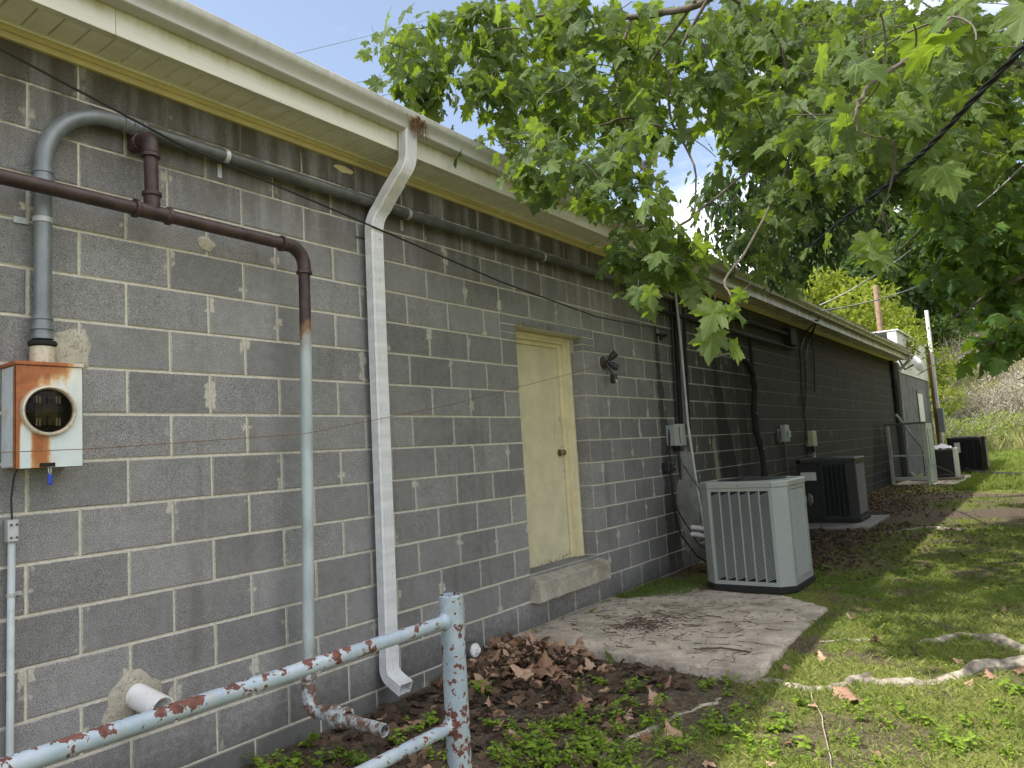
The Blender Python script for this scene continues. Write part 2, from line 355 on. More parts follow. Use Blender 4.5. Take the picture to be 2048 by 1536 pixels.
def meter_mat():
    m = M('rusty_enamel'); x, y, z = m.xyz(); X0, W0, Z0, H0 = -.50, .245, 1.395, .42
    a = m.ma('DIVIDE', m.ma('SUBTRACT', x, X0), W0); b = m.ma('DIVIDE', m.ma('SUBTRACT', z, Z0), H0)
    st = m.noise(2.0, 5, .65, stretch=(16, 6, 1.3)); n = m.noise(26, 5, .65)
    k = m.ma('MULTIPLY_ADD', m.ma('SUBTRACT', st, .5), 1.7, .0)
    left = m.ma('SUBTRACT', .40, a); k = m.ma('ADD', k, m.ma('MULTIPLY', left, 2.4)); k = m.ma('ADD', k, m.ma('MULTIPLY', m.ramp(b, .70, 1.02), 1.35))
    mid = m.ramp(m.ma('ABSOLUTE', m.ma('SUBTRACT', a, .36)), .02, .17, 1., 0.); k = m.ma('ADD', k, m.ma('MULTIPLY', mid, m.ramp(b, .55, .25, 0., .7)))
    k = m.ma('SUBTRACT', k, m.ma('MULTIPLY', m.ma('MULTIPLY', m.ramp(a, .04, .10), m.ramp(a, .26, .15)), m.ramp(b, .52, .30, 0., 1.9)))
    k = m.ma('ADD', k, m.ma('MULTIPLY', m.ma('SUBTRACT', n, .5), 1.1))
    pale = m.mix(m.ramp(m.noise(9, 5, .65), .3, .7), (.55, .60, .61), (.74, .72, .64)); pale = m.mix(m.ramp(b, .2, .75), m.mix(.5, pale, (.55, .66, .72)), pale)
    halo = m.mix(m.ramp(k, -.55, .30), pale, (.60, .37, .16))
    rust = m.mix(m.ramp(n, .3, .7), (.26, .075, .020), (.40, .13, .035))
    m.set(Base_Color=m.mix(m.ramp(k, -.12, .75), halo, rust), Roughness=.5); m.bump(n, .15, .003); return m.m
MT['meter'] = meter_mat()
MT['meter_side'] = plain('pale_enamel', (.60, .66, .70), .5, var=.15, dirt=(.45, .30, .18), dirt_s=6)
MT['ring'] = plain('ring_enamel', (.62, .55, .44), .45, .2, var=.3, scale=30, dirt=(.28, .12, .05), dirt_s=30)
MT['brownplate'] = plain('bakelite', (.075, .060, .032), .5, var=.3)
MT['black'] = plain('black_plastic', (.016, .016, .017), .5, var=.3)
MT['rubber'] = plain('black_insulation', (.013, .013, .012), .85, var=.5, scale=40, bump=.5, bscale=50)
MT['bluelock'] = plain('blue_plastic', (.015, .05, .42), .35, var=.1)
MT['pvc'] = plain('white_pvc', (.80, .80, .80), .38, var=.06, dirt=(.5, .46, .38), dirt_s=9)
MT['oldpvc'] = plain('grimy_pvc', (.45, .46, .43), .5, var=.2, dirt=(.2, .19, .15), dirt_s=6)
MT['acpaint'] = plain('grey_green_enamel', (.315, .335, .32), .42, var=.06, scale=3, dirt=(.30, .31, .28), dirt_s=2.5)
MT['acdark'] = plain('dark_grey_enamel', (.010, .011, .011), .5, var=.2)
MT['acdark2'] = plain('dull_grey_trim', (.024, .028, .027), .5, var=.2)
MT['coil'] = plain('condenser_fins', (.018, .023, .030), .55, .3, var=.4, scale=6)
MT['bronze'] = plain('bronze_paint', (.040, .033, .026), .45, var=.3)
MT['navy'] = plain('slate_lamp_paint', (.035, .042, .055), .4, var=.2)
MT['label'] = plain('paper_label', (.55, .55, .53), .6, var=.08)
MT['beige'] = plain('beige_box', (.40, .38, .28), .5, var=.15)
MT['boxgrey'] = plain('disconnect_box', (.34, .37, .365), .45, var=.1, dirt=(.2, .2, .18))
MT['shingle'] = plain('dark_shingle', (.055, .05, .045), .95, var=.4, scale=30, bump=.5)
MT['debris'] = plain('leaf_debris', (.050, .034, .020), .95, var=.5, scale=60, bump=.6)
MT['rustydebris'] = plain('pine_straw', (.20, .10, .045), .9, var=.4, scale=50)
MT['wood'] = plain('old_pole_wood', (.30, .20, .135), .85, var=.35, scale=9, bump=.4)
MT['siding'] = plain('white_siding', (.76, .76, .74), .55, var=.06, dirt=(.45, .43, .38), dirt_s=1.2)
MT['farblock'] = plain('far_block', (.17, .17, .18), .92, var=.35, scale=3, dirt=(.05, .05, .05), dirt_s=1.1)
MT['whitedoor'] = plain('white_door', (.72, .76, .82), .45, var=.05)
MT['gatepaint'] = plain('chalky_gate_paint', (.46, .51, .46), .55, var=.12, dirt=(.25, .26, .22))
MT['oldwood'] = plain('weathered_timber', (.20, .17, .13), .9, var=.3, bump=.4)
MT['cloth'] = plain('white_rag', (.68, .66, .68), .8, var=.1)
def glass_mat():
    m = M('meter_glass'); m.set(Base_Color=(.02, .02, .02), Roughness=.06); tr = m.t.nodes.new('ShaderNodeBsdfTransparent'); tr.inputs[0].default_value = (.75, .72, .62, 1)
    mx = m.t.nodes.new('ShaderNodeMixShader'); mx.inputs[0].default_value = .12; m.t.links.new(tr.outputs[0], mx.inputs[1]); m.t.links.new(m.p.outputs[0], mx.inputs[2]); m.t.links.new(mx.outputs[0], m.out.inputs[0]); return m.m
MT['glass'] = glass_mat()

# ------------------------------------------------------------------ the block building
B = thing('block_building', 'long single storey grey concrete block building with cream soffit and yellow door', 'building')
OPL, OPR, OPB, OPT = 7.5*BL, 10*BL, .392, 2.36
LTX0, LTX1 = 7*BL, 10.5*BL
# core wall: the mortar seen in the recessed joints
mb = MB(); MY = .0055
for a in [(-8, OPL-.008, MY, .2, -.45, 3.30), (OPR+.008, 20.86, MY, .2, -.45, 3.30), (OPL-.008, OPR+.008, MY, .2, -.45, OPB-.06), (OPL-.008, OPR+.008, MY, .2, OPT+.004, 3.30)]: mb.box(*a)
mb.box(-8, 20.84, .23, 6.0, -.4, 3.29)
mb.build('mortar', MT['mortar'], B)
# block variants (full and half)
def block_mesh(L, name, k):
    rr = random.Random(k); jit = lambda a: rr.uniform(-a, a); hx, hz = L/2-.0046, BH/2-.0046; mb = MB()
    ring = [(-hx, -hz), (0, -hz), (hx, -hz), (hx, 0), (hx, hz), (0, hz), (-hx, hz), (-hx, 0)]
    y0 = jit(.0012); outer = []; inner = []
    for x, z in ring:
        ox, oz = x+jit(.0013), z+jit(.0013)
        outer.append((ox, .0035, oz)); inner.append((ox-math.copysign(.004, x) if abs(x) > .01 else ox, y0, oz-math.copysign(.004, z) if abs(z) > .01 else oz))
    back = [(x, .19, z) for x, _, z in outer]
    V = [(0, y0+jit(.0008), 0)]+inner+outer+back; F = []
    for i in range(8):
        j = (i+1) % 8; F += [(0, 1+i, 1+j), (1+i, 9+i, 9+j, 1+j), (9+i, 17+i, 17+j, 9+j)]
    mb.add(V, F); return mb.mesh(name, MT['block'])
full = [block_mesh(BL, 'block', k) for k in range(10)]; half = [block_mesh(BL/2, 'half_block', 50+k) for k in range(4)]
cells = []
for r in range(-2, 16):
    z0 = r*BH; off = 0 if r % 2 == 0 else .5
    n = -9+off
    while n < 51.6:
        segs = [(n, n+1)]; zc = z0+BH/2
        if z0+BH > OPB-.05 and z0 < OPT-.02 and not (r == 11):
            segs = [(a, b) for a, b in ((n, min(n+1, 7.5)), (max(n, 10), n+1)) if b-a > .3]
        if r == 11: segs = [(a, b) for a, b in ((n, min(n+1, 7)), (max(n, 10.5), n+1)) if b-a > .3]
        if r == 1: segs = [(n, n+1)]
        for a, b in segs: cells.append(((a+b)/2*BL, zc, (b-a)))
        n += 1
def scr(c):
    q = [pix((c[0]+sx*c[2]*BL/2, 0, c[1]+sz*BH/2)) for sx, sz in ((-1, -1), (1, -1), (1, 1), (-1, 1))]
    if min(p[2] for p in q) < .4: return 0
    cx = sum(p[0] for p in q)/4; cy = sum(p[1] for p in q)/4
    if not (-90 < cx < 2100 and -60 < cy < 1590): return 0
    return abs(sum(q[i][0]*q[(i+1) % 4][1]-q[(i+1) % 4][0]*q[i][1] for i in range(4))/2)
cells.sort(key=scr, reverse=True)
rest = MB()
for i, (x, z, L) in enumerate(cells):
    me = full[random.randrange(10)] if L > .8 else half[random.randrange(4)]
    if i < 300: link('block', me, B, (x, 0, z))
    else:
        co = np.array([v.co[:] for v in me.vertices])+(x, 0, z); rest.add(co, [tuple(p.vertices) for p in me.polygons])
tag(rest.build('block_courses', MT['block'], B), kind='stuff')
# brick lintel course and the jamb courses beside the door head
def brick(x0, x1, z0, z1):
    mb = MB().bbox(x0+.004, x1-.004, random.uniform(-.002, .001), .1, z0+.004, z1-.004, .003); mb.build('brick', MT['brick'], B)
xs = [LTX0, LTX0+.08]
while xs[-1] < LTX1-.2: xs.append(xs[-1]+.2)
xs.append(LTX1)
for a, b in zip(xs, xs[1:]):
    brick(a, b, OPT+.004, 12*BH)
for x0, x1, sgn in ((LTX0, OPL, 1), (OPR, LTX1, -1)):
    xm = x0+(x1-x0)*.52
    brick(x0, x1, 11*BH+.062, OPT+.002)
    brick(x0, xm, 11*BH, 11*BH+.062); brick(xm, x1, 11*BH, 11*BH+.062)
# door, frame, sill
d = MB().bbox(3.09, 3.905, .185, .225, .395, 2.262, .003).build('door', MT['door'], B)
k = MB().lathe([(0, -.062), (.020, -.060), (.027, -.048), (.026, -.034), (.012, -.026), (.012, -.008), (.032, -.006), (.033, 0)], (3.845, .183, 1.325), (0, 1, 0), 16).build('knob', plain('worn_brass', (.30, .24, .14), .4, .8), d, True)
fr = MB()
for a in [(3.91, 3.957, .170, .226, .385, 2.335), (3.955, 4.076, .135, .23, .378, 2.362), (3.040, 3.085, .135, .23, .378, 2.362), (3.085, 3.955, .137, .228, 2.300, 2.364), (3.085, 3.91, .172, .222, 2.264, 2.302)]: fr.bbox(*a, .003)
fr.bbox(4.01, 4.05, .122, .14, .385, 2.352, .004); fr.bbox(3.05, 4.01, .124, .139, 2.325, 2.352, .004)
fr.build('door_frame', MT['frame'], B)
sm = MB(); SX0, SX1 = 3.02, 4.10
nx = 22; V = []; F = []
prof = [(.182, .392), (.0, .378), (-.085, .352), (-.098, .338), (-.100, .205), (-.088, .192), (.0, .195), (.182, .20)]
for i in range(nx+1):
    x = SX0+(SX1-SX0)*i/nx
    for j, (y, z) in enumerate(prof):
        e = 0 if j in (0, 7) else 1
        V.append((x+random.uniform(-.003, .003)*e*(0 < i < nx), y+random.uniform(-.004, .004)*e, z+random.uniform(-.0035, .0035)*e))
P8 = len(prof)
for i in range(nx):
    for j in range(P8): F.append((i*P8+j, (i+1)*P8+j, (i+1)*P8+(j+1) % P8, i*P8+(j+1) % P8))
F += [tuple(range(P8))[::-1], tuple(range(nx*P8, nx*P8+P8))]
sm.add(V, F).build('door_sill', MT['sill'], B)
# eave: frieze board, soffit panels, fascia, gutter, roof
fz = MB(); fz.bbox(-8, 20.9, -.020, .004, 3.205, 3.262, .003); fz.bbox(-8, 20.9, -.034, -.019, 3.232, 3.262, .004)
fz.build('frieze_board', MT['frieze'], B)
MB().box(-8, 20.95, -.272, .2, 3.288, 3.30).build('soffit_backing', MT['dark_void'], B)
sp = MB().add([(0, -.262, 3.272), (.008, -.262, 3.262), (.091, -.262, 3.262), (.0965, -.262, 3.282), (0, -.036, 3.272), (.008, -.036, 3.262), (.091, -.036, 3.262), (.0965, -.036, 3.282),
               (0, -.262, 3.285), (.1015, -.262, 3.285), (0, -.036, 3.285), (.1015, -.036, 3.285)],
              [(0, 1, 5, 4), (1, 2, 6, 5), (2, 3, 7, 6), (3, 9, 11, 7), (8, 0, 4, 10), (9, 8, 10, 11), (0, 8, 9, 3, 2, 1), (4, 5, 6, 7, 11, 10)])
spm = sp.mesh('soffit_panel', MT['soffit'])
for i in range(0, 212): link('soffit_panel', spm, B, (-.65+i*.1015, 0, 0))
lf = MB()
for i in range(-70, 0): lf.box(-.65+i*.1015, -.65+i*.1015+.098, -.262, -.036, 3.262, 3.285)
tag(lf.build('soffit_run', MT['soffit'], B), kind='stuff')
MB().bbox(-8, 20.95, -.046, -.0345, 3.2545, 3.2875, .003).build('soffit_channel', MT['soffit'], B)
x = -8.0
for x1 in (-4.2, -.17, 3.6, 7.4, 11.2, 15, 18.6, 20.95):
    mb = MB(); mb.bbox(x+.0008, x1-.0008, -.286, -.270, 3.252, 3.44, .002); mb.box(x+.0008, x1-.0008, -.270, -.247, 3.252, 3.2575); mb.build('fascia_panel', MT['fascia'], B); x = x1
gp = [(-.288, 3.490), (-.288, 3.375), (-.292, 3.371), (-.362, 3.371), (-.367, 3.375), (-.368, 3.388), (-.372, 3.400), (-.384, 3.418), (-.400, 3.432), (-.408, 3.442), (-.410, 3.455), (-.410, 3.474), (-.406, 3.479), (-.398, 3.480), (-.394, 3.476),
      (-.399, 3.474), (-.404, 3.470), (-.406, 3.455), (-.404, 3.445), (-.396, 3.436), (-.380, 3.421), (-.368, 3.402), (-.364, 3.39), (-.363, 3.378), (-.294, 3.376), (-.291, 3.49)]
gs = [-8, -3.4, 2.9, 9.0, 15.1, 20.98]
for a, b in zip(gs, gs[1:]):
    n = max(2, int((b-a)/.9)); dz = [random.uniform(-.0025, .0025) for _ in range(n+1)]; dz[0] = dz[-1] = 0
    MB().sweep(gp, [((a+(b-a)*i/n, random.uniform(-.0015, .0015), dz[i]), (0, 1, 0), (0, 0, 1)) for i in range(n+1)], True).build('gutter', MT['gutter'], B, True)
MB().add([(-8, -.33, 3.492), (21, -.33, 3.492), (21, 6.2, 4.55), (-8, 6.2, 4.55), (-8, -.33, 3.512), (21, -.33, 3.512), (21, 6.2, 4.575), (-8, 6.2, 4.575)],
         [(3, 2, 1, 0), (4, 5, 6, 7), (0, 1, 5, 4), (1, 2, 6, 5), (2, 3, 7, 6), (3, 0, 4, 7)]).build('roof', MT['shingle'], B)
# debris lying in and over the far gutter, and a tuft of pine straw near the downspout
mb = MB()
for i in range(900):
    x = random.uniform(7, 20.5); x = max(x, random.uniform(5, 20.5)); L = random.uniform(.02, .07)
    p = np.array([x, -.40+random.uniform(-.012, .05), 3.482+random.uniform(0, .03)]); q = p+np.array([random.uniform(-.03, .03), random.uniform(-.03, -.004), random.uniform(-L, .025)])
    mb.tube([p, q], [.006, .003], 3)
tag(mb.build('gutter_debris', MT['debris'], None), 'dark leaf litter spilling over the far gutter edge', 'leaf litter', kind='stuff')
mb = MB(); rr = random.Random(5); g0 = atx(836, 236, y=-.41)
for i in range(70):
    p = g0+np.array([rr.gauss(0, .03), rr.uniform(-.004, .05), .0+rr.uniform(-.01, .02)]); L = rr.uniform(.04, .13)
    mb.tube([p, p+np.array([rr.uniform(-.02, .03), -.012, -L*.3]), p+np.array([rr.uniform(-.02, .04), -.010, -L])], [.003, .0022, .001], 3)
tag(mb.build('straw_tuft', MT['rustydebris'], None), 'tuft of rust brown straw hanging over the gutter lip above the downspout', 'straw')
# loose mortar repairs (irregular flat dabs) on the wall
def dab(name, cx, cz, rx, rz, mat, parent, th=.010, seed=0, n=26, y=0.0):
    rr = random.Random(seed); mb = MB(); V = [(cx, y-th*1.2, cz)]; rad = [1+rr.uniform(-.28, .28) for _ in range(n)]
    rad = [(rad[i-1]+rad[i]*2+rad[(i+1) % n])/4 for i in range(n)]
    for s, yy in ((.6, y-th*1.1), (.88, y-th*.7), (1., y+.004)):
        for i in range(n):
            q = 2*math.pi*i/n; j = rad[i]*s; V.append((cx+rx*j*math.cos(q), yy+rr.uniform(-.1, .1)*th, cz+rz*j*math.sin(q)))
    F = [(0, 1+(i+1) % n, 1+i) for i in range(n)]
    for s in range(2):
        for i in range(n): F.append((1+s*n+i, 1+s*n+(i+1) % n, 1+(s+1)*n+(i+1) % n, 1+(s+1)*n+i))
    mb.add(V, F); return mb.build(name, mat, parent, True)
dab('mortar_patch', -.23, 1.90, .085, .10, MT['patch'], B, .008, 3)
dab('mortar_patch', .02, .37, .15, .11, MT['patch'], B, .012, 4)
dab('mortar_patch', 2.14, .13, .10, .20, MT['patch'], B, .008, 5)
dab('mortar_patch', .40, 2.50, .05, .04, MT['patch'], B, .006, 6)
dab('paint_dab', 1.33, 3.16, .09, .024, MT['frieze'], B, .002, 8)
dab('cement_patch', 6.12, .72, .26, .62, MT['render'], B, .05, 9, 40)
# ------------------------------------------------------------------ things fixed to the wall
def arc(c, a, b, r, t0, t1, n):       # points on an arc in the plane of axes a, b
    c, a, b = map(lambda q: np.asarray(q, float), (c, a, b))
    return [c+r*(math.cos(t0+(t1-t0)*i/n)*a+math.sin(t0+(t1-t0)*i/n)*b) for i in range(n+1)]
# downspout
def ribbed(wx, wy, d=.0065):
    s = []
    def side(p0, p1, nrib):
        p0 = np.array(p0); p1 = np.array(p1); t = p1-p0; L = np.linalg.norm(t); t /= L; nrm = np.array([t[1], -t[0]])
        pts = [p0+t*.010]
        for k in range(nrib):
            c = .016+(L-.032)*(k+.5)/nrib; h = (L-.032)/nrib*.5
            pts += [p0+t*(c-h*.95), p0+t*(c-h*.45)-nrm*d, p0+t*(c+h*.45)-nrm*d, p0+t*(c+h*.95)]
        pts.append(p1-t*.010); return pts
    c = [(-wx/2, -wy/2), (wx/2, -wy/2), (wx/2, wy/2), (-wx/2, wy/2)]
    for i in range(4): s += side(c[i], c[(i+1) % 4], 5 if i % 2 == 0 else 4)
    return s
sec = ribbed(.102, .076)
D = thing('downspout', 'white ribbed metal downspout bending from the gutter down the block wall beside the brown pipe', 'downspout', (1.475, -.075, .03))
def frames(path, x0, x1):             # path in (y, z); x leans from x0 to x1
    fr = []
    m = len(path)
    for i, (y, z) in enumerate(path):
        p, q = path[max(i-1, 0)], path[min(i+1, m-1)]
        t = np.array([0, q[0]-p[0], q[1]-p[1]]); t /= np.linalg.norm(t)
        a = np.array([1., 0, 0]); b = np.cross(a, t)
        if 0 < i < m-1:                # keep the wall-to-wall width through mitres
            u = np.array([0, path[i][0]-p[0], path[i][1]-p[1]]); u /= np.linalg.norm(u); b = b/max(.5, float(u @ t))
        fr.append(((x0+(x1-x0)*i/(m-1), y, z), a, -b))
    return fr
def bend(y0, z0, y1, z1, y2, z2, n=5, k=.055):   # soft corner at (y1, z1)
    a = np.array([y0-y1, z0-z1]); a = a/np.linalg.norm(a); c = np.array([y2-y1, z2-z1]); c = c/np.linalg.norm(c); o = np.array([y1, z1])
    p0, p2 = o+a*k, o+c*k
    return [tuple((1-t)**2*p0+2*t*(1-t)*o+t*t*p2) for t in [i/n for i in range(n+1)]]
up = [(-.330, 3.380), (-.330, 3.30)]+bend(-.33, 3.30, -.325, 3.145, -.1, 2.92)+[(-.235, 3.052)]
MB().sweep(sec, frames(up, 1.575, 1.535)).build('upper_elbow', MT['white'], D)
up2 = [(-.252, 3.068), (-.20, 3.018)]+bend(-.20, 3.018, -.079, 2.885, -.077, 2.6)+[(-.077, 2.79)]
MB().sweep([(p*1.03, q*1.03) for p, q in sec], frames(up2, 1.538, 1.492)).build('lower_elbow', MT['white'], D)
MB().sweep(sec, frames([(-.077, 2.80), (-.076, 2.0), (-.076, 1.0), (-.074, .19)], 1.490, 1.462)).build('pipe', MT['white'], D)
bt = [(-.074, .215), (-.074, .16)]+bend(-.074, .2, -.074, .088, -.26, .012, 5, .05)+[(-.150, .055), (-.205, .030)]
MB().sweep([(p*1.035, q*1.035) for p, q in sec], frames(bt, 1.462, 1.458)).build('outlet_elbow', MT['white'], D)
mb = MB(); 
for z in (2.74, .27): mb.box(1.40, 1.545, -.004, .0, z, z+.012)
for (p, q) in (((1.592, -.368, 3.335), .004), ((1.50, -.118, 2.72), .004)): mb.lathe([(0, -.003), (q, -.002), (q, .001)], p, (0, 1, 0), 8)
mb.build('screw', MT['galv_dark'], D)
# brown steam pipe with tee, wall elbow and the blue-grey drop
def fitting(mb, p, q, r, rim=.012, w=.016):      # a socket collar between p and q
    p = np.asarray(p, float); q = np.asarray(q, float); L = np.linalg.norm(q-p); a = (q-p)/L
    mb.lathe([(r*.9, 0), (r+rim, .002), (r+rim, w), (r+rim*.35, w+.008), (r+rim*.35, L)], p, a, 18)
PY = -.165; PR = .0308
T = thing('steam_pipe', 'thick dark brown pipe with a tee and a drop fading to pale blue paint', 'pipe', (.84, PY, .1))
MB().tube([(-8, PY, 2.552), (-.3, PY, 2.541), (.74, PY, 2.531)], PR, 20).build('horizontal_pipe', MT['pipe'], T, True)
mb = MB(); fitting(mb, (-.045, PY, 2.539), (.04, PY, 2.539), PR); fitting(mb, (.125, PY, 2.538), (.04, PY, 2.538), PR); fitting(mb, (.04, PY, 2.632), (.04, PY, 2.55), PR)
mb.build('tee', MT['pipe'], T, True)
MB().tube([(.04, PY, 2.60), (.036, PY, 2.84)], PR*.98, 18).build('riser', MT['pipe'], T, True)
mb = MB(); fitting(mb, (.036, PY, 2.795), (.036, PY, 2.86), PR)
mb.tube([(.036, PY, 2.82), (.036, PY, 2.845)]+arc((.036, PY+.05, 2.845), (0, -1, 0), (0, 0, 1), .05, 0, math.pi/2, 6)+[(.036, -.08, 2.895)], PR+.006, 18)
mb.lathe([(PR, 0), (PR+.016, .002), (PR+.016, .03), (PR+.004, .034), (PR-.004, .105)], (.036, -.09, 2.895), (0, 1, 0), 8)
mb.build('wall_elbow', MT['pipe'], T, True)
mb = MB(); mb.tube([(.74, PY, 2.531)]+arc((.778, PY, 2.431), (0, 0, 1), (1, 0, 0), .1, 0, math.pi/2, 8)+[(.878, PY, 2.40)], PR+.006, 18)
fitting(mb, (.728, PY, 2.531), (.79, PY, 2.531), PR); fitting(mb, (.877, PY, 2.385), (.878, PY, 2.43), PR); mb.build('elbow', MT['pipe'], T, True)
MB().tube([(.877, PY, 2.41), (.868, PY, 1.9), (.845, PY, 1.1), (.815, PY, .20)], PR, 20).build('drop_pipe', MT['pipe'], T, True)
mb = MB(); mb.tube([(.815, PY, .24), (.814, PY, .165)]+arc((.814, PY-.06, .165), (0, 1, 0), (0, 0, -1), .06, 0, math.pi/2, 7)+[(.815, PY-.10, .105)], PR+.005, 18)
fitting(mb, (.8155, PY, .275), (.815, PY, .2), PR); fitting(mb, (.815, PY-.155, .105), (.815, PY-.06, .105), PR); mb.build('foot_elbow', MT['pipe'], T, True)
mb = MB(); mb.lathe([(PR+.004, 0), (PR+.022, .004), (PR+.022, .028), (PR+.008, .034), (PR+.008, .075), (PR+.020, .08), (PR+.020, .10), (PR+.004, .105)], (.815, PY-.19, .105), (0, -1, 0), 10); mb.build('union', MT['pipe'], T)
mb = MB(); y0, y1 = PY-.10, -.72
mb.lathe([(PR-.002, y0-y1-.2), (PR-.007, y0-y1), (PR, y0-y1), (PR, 0)], (.812, y0, .103), (0, -1, -.02), 20); mb.build('stub_pipe', MT['pipe'], T, True)
# grey conduit riser
Cn = thing('conduit_riser', 'grey metal conduit bending from the meter box to run along under the eave', 'conduit', (-.37, -.06, 1.95))
CY, CR = -.062, .0335
MB().tube([(-.372, CY, 1.93), (-.371, CY, 2.2), (-.370, CY, 2.53)], CR, 18).build('lower_conduit', MT['galv'], Cn, True)
MB().tube([(-.370, CY, 2.53), (-.369, CY, 2.66)]+arc((-.079, CY, 2.68), (-1, 0, 0), (0, 0, 1), .29, 0, math.pi/2, 14)+[(.02, CY, 2.969), (.06, CY, 2.968)], CR+.001, 18).build('sweep_bend', MT['galv'], Cn, True)
MB().tube([(.04, CY, 2.968), (1.5, CY, 2.972), (3.2, CY, 2.975), (6.0, CY, 2.982)], CR, 18).build('upper_conduit', MT['galv_dark'], Cn, True)
def coupling(mb, o, ax, r=CR):
    mb.lathe([(r, 0), (r+.006, .001), (r+.006, .022), (r+.0015, .024), (r+.0015, .038), (r+.008, .040), (r+.008, .060), (r+.002, .062), (r+.002, .080), (r+.006, .082), (r+.006, .10), (r, .101)], o, ax, 18)
for o_, a_ in (((-.370, CY, 2.555), (0, 0, 1)), ((-.372, CY, 1.925), (0, 0, 1)), ((-.04, CY, 2.969), (1, 0, 0))):
    mb = MB(); coupling(mb, o_, a_); mb.build('coupling', MT['galv'], Cn, True)
MB().lathe([(CR, 0), (CR+.018, .004), (CR+.020, .014), (CR+.016, .022), (CR, .024)], (-.372, CY, 1.895), (0, 0, 1), 20).build('hub_gasket', MT['rubber'], Cn, True)
MB().lathe([(CR+.012, -.075), (CR+.012, 0), (CR, .004)], (-.372, CY, 1.893), (0, 0, 1), 20).build('hub', MT['ring'], Cn, True)
def strap_v(x, z):
    mb = MB(); mb.lathe([(CR+.001, 0), (CR+.0035, .001), (CR+.0035, .022), (CR+.001, .023)], (x, CY, z), (0, 0, 1), 18); mb.box(x-CR-.055, x-CR+.002, -.0065, -.003, z, z+.026); mb.lathe([(0, -.004), (.005, -.003), (.005, .001)], (x-CR-.035, -.006, z+.013), (0, 1, 0), 8)
    return mb
strap_v(-.371, 2.42).build('strap', MT['strap'], Cn)
for x in (.47, 1.80, 3.4, 5.0):
    mb = MB(); mb.lathe([(CR+.001, 0), (CR+.0035, .001), (CR+.0035, .024), (CR+.001, .025)], (x, CY, 2.970), (1, 0, 0), 18); mb.box(x, x+.025, -.0065, -.003, 2.87, 2.945); mb.build('strap', MT['strap'], Cn)
# meter socket
X0, X1, Z0, Z1 = -.500, -.255, 1.395, 1.815
Mx = thing('meter_socket', 'rust streaked pale electric meter socket box with an empty round glass window', 'meter box', (-.378, 0, Z0))
mb = MB(); mb.bbox(X0+.004, X1-.004, -.125, .003, Z0+.008, Z1-.012, .004); mb.build('enclosure', MT['meter_side'], Mx)
MB().bbox(X0-.004, X1+.004, -.156, .003, Z1-.012, Z1+.004, .003).build('lid_rim', MT['meter'], Mx)
# cover with a round hole
cx, cz, hr = (X0+X1)/2-.006, 1.622, .089; n = 40; V = []; F = []
for i in range(n):
    q = 2*math.pi*i/n; c, s = math.cos(q), math.sin(q); V.append((cx+hr*c, -.151, cz+hr*s))
for i in range(n):
    q = 2*math.pi*i/n; c, s = math.cos(q), math.sin(q)
    tx = ((X1-cx) if c > 0 else (cx-X0))/max(abs(c), 1e-6); tz = ((Z1-.014-cz) if s > 0 else (cz-Z0))/max(abs(s), 1e-6); t = min(tx, tz)
    V.append((cx+t*c, -.151, cz+t*s))
for ii, (px, pz) in enumerate(((X1, Z1-.014), (X0, Z1-.014), (X0, Z0), (X1, Z0))): V.append((px, -.151, pz))
for i in range(n): F.append((i, (i+1) % n, n+(i+1) % n, n+i))
for k in range(4):
    a0 = math.atan2((Z1-.014-cz) if k in (0, 1) else (Z0-cz), (X1-cx) if k in (0, 3) else (X0-cx)) % (2*math.pi); i = int(a0/(2*math.pi)*n) % n
    F.append((n+i, n+(i+1) % n, 2*n+k))
mb = MB().add(V, F); mb.box(X0, X0+.002, -.151, -.128, Z0, Z1-.014); mb.box(X1-.002, X1, -.151, -.128, Z0, Z1-.014); mb.box(X0, X1, -.151, -.128, Z0, Z0+.002)
cov = mb.build('cover', MT['meter'], Mx)
mb = MB(); mb.lathe([(.086, .0), (.088, -.016), (.093, -.021), (.099, -.019), (.102, -.010), (.103, .001)], (cx, -.151, cz), (0, 1, 0), 36); mb.build('ring', MT['ring'], Mx, True)
mb = MB().lathe([(.087, -.002), (.086, .021), (0, .0215)], (cx, -.150, cz), (0, 1, 0), 32); mb.build('socket_cup', MT['dark_void'], Mx, True)
mb = MB(); mb.box(cx-.044, cx-.004, -.138, -.1285, cz-.055, cz+.058); mb.box(cx+.002, cx+.040, -.138, -.1285, cz-.055, cz+.058); mb.box(cx-.02, cx+.022, -.143, -.137, cz-.020, cz+.03); mb.build('terminal_block', MT['brownplate'], Mx)
mb = MB()
for sx in (-.036, .036):
    for sz in (-.045, .045): mb.box(cx+sx-.008, cx+sx-.003, -.150, -.137, cz+sz-.015, cz+sz+.015); mb.box(cx+sx+.003, cx+sx+.008, -.150, -.137, cz+sz-.015, cz+sz+.015)
mb.build('jaw', MT['strap'], Mx)
MB().lathe([(.086, 0), (.072, -.008), (.04, -.012), (0, -.013), (0, -.010), (.04, -.009), (.072, -.005), (.086, .003)], (cx, -.160, cz), (0, 1, 0), 32).build('glass', MT['glass'], Mx, True)
MB().box(cx-.032, cx+.024, -.1525, -.146, Z0+.004, Z0+.020).build('hasp', MT['dark_void'], Mx)
mb = MB(); o = np.array((cx+.004, -.148, Z0))
mb.tube([o+(-.004, 0, .006), o+(-.004, -.004, -.018), o+(.0, -.004, -.026), o+(.005, -.004, -.018), o+(.005, 0, .006)], .0018, 6)
L = thing('padlock_tag', 'small blue seal tag hanging from the meter box hasp', 'seal', tuple(o-(0, 0, .06)))
mb.build('loop', MT['strap'], L); MB().bbox(o[0]-.007, o[0]+.009, -.158, -.145, o[2]-.068, o[2]-.026, .003).build('tag_body', MT['bluelock'], L)
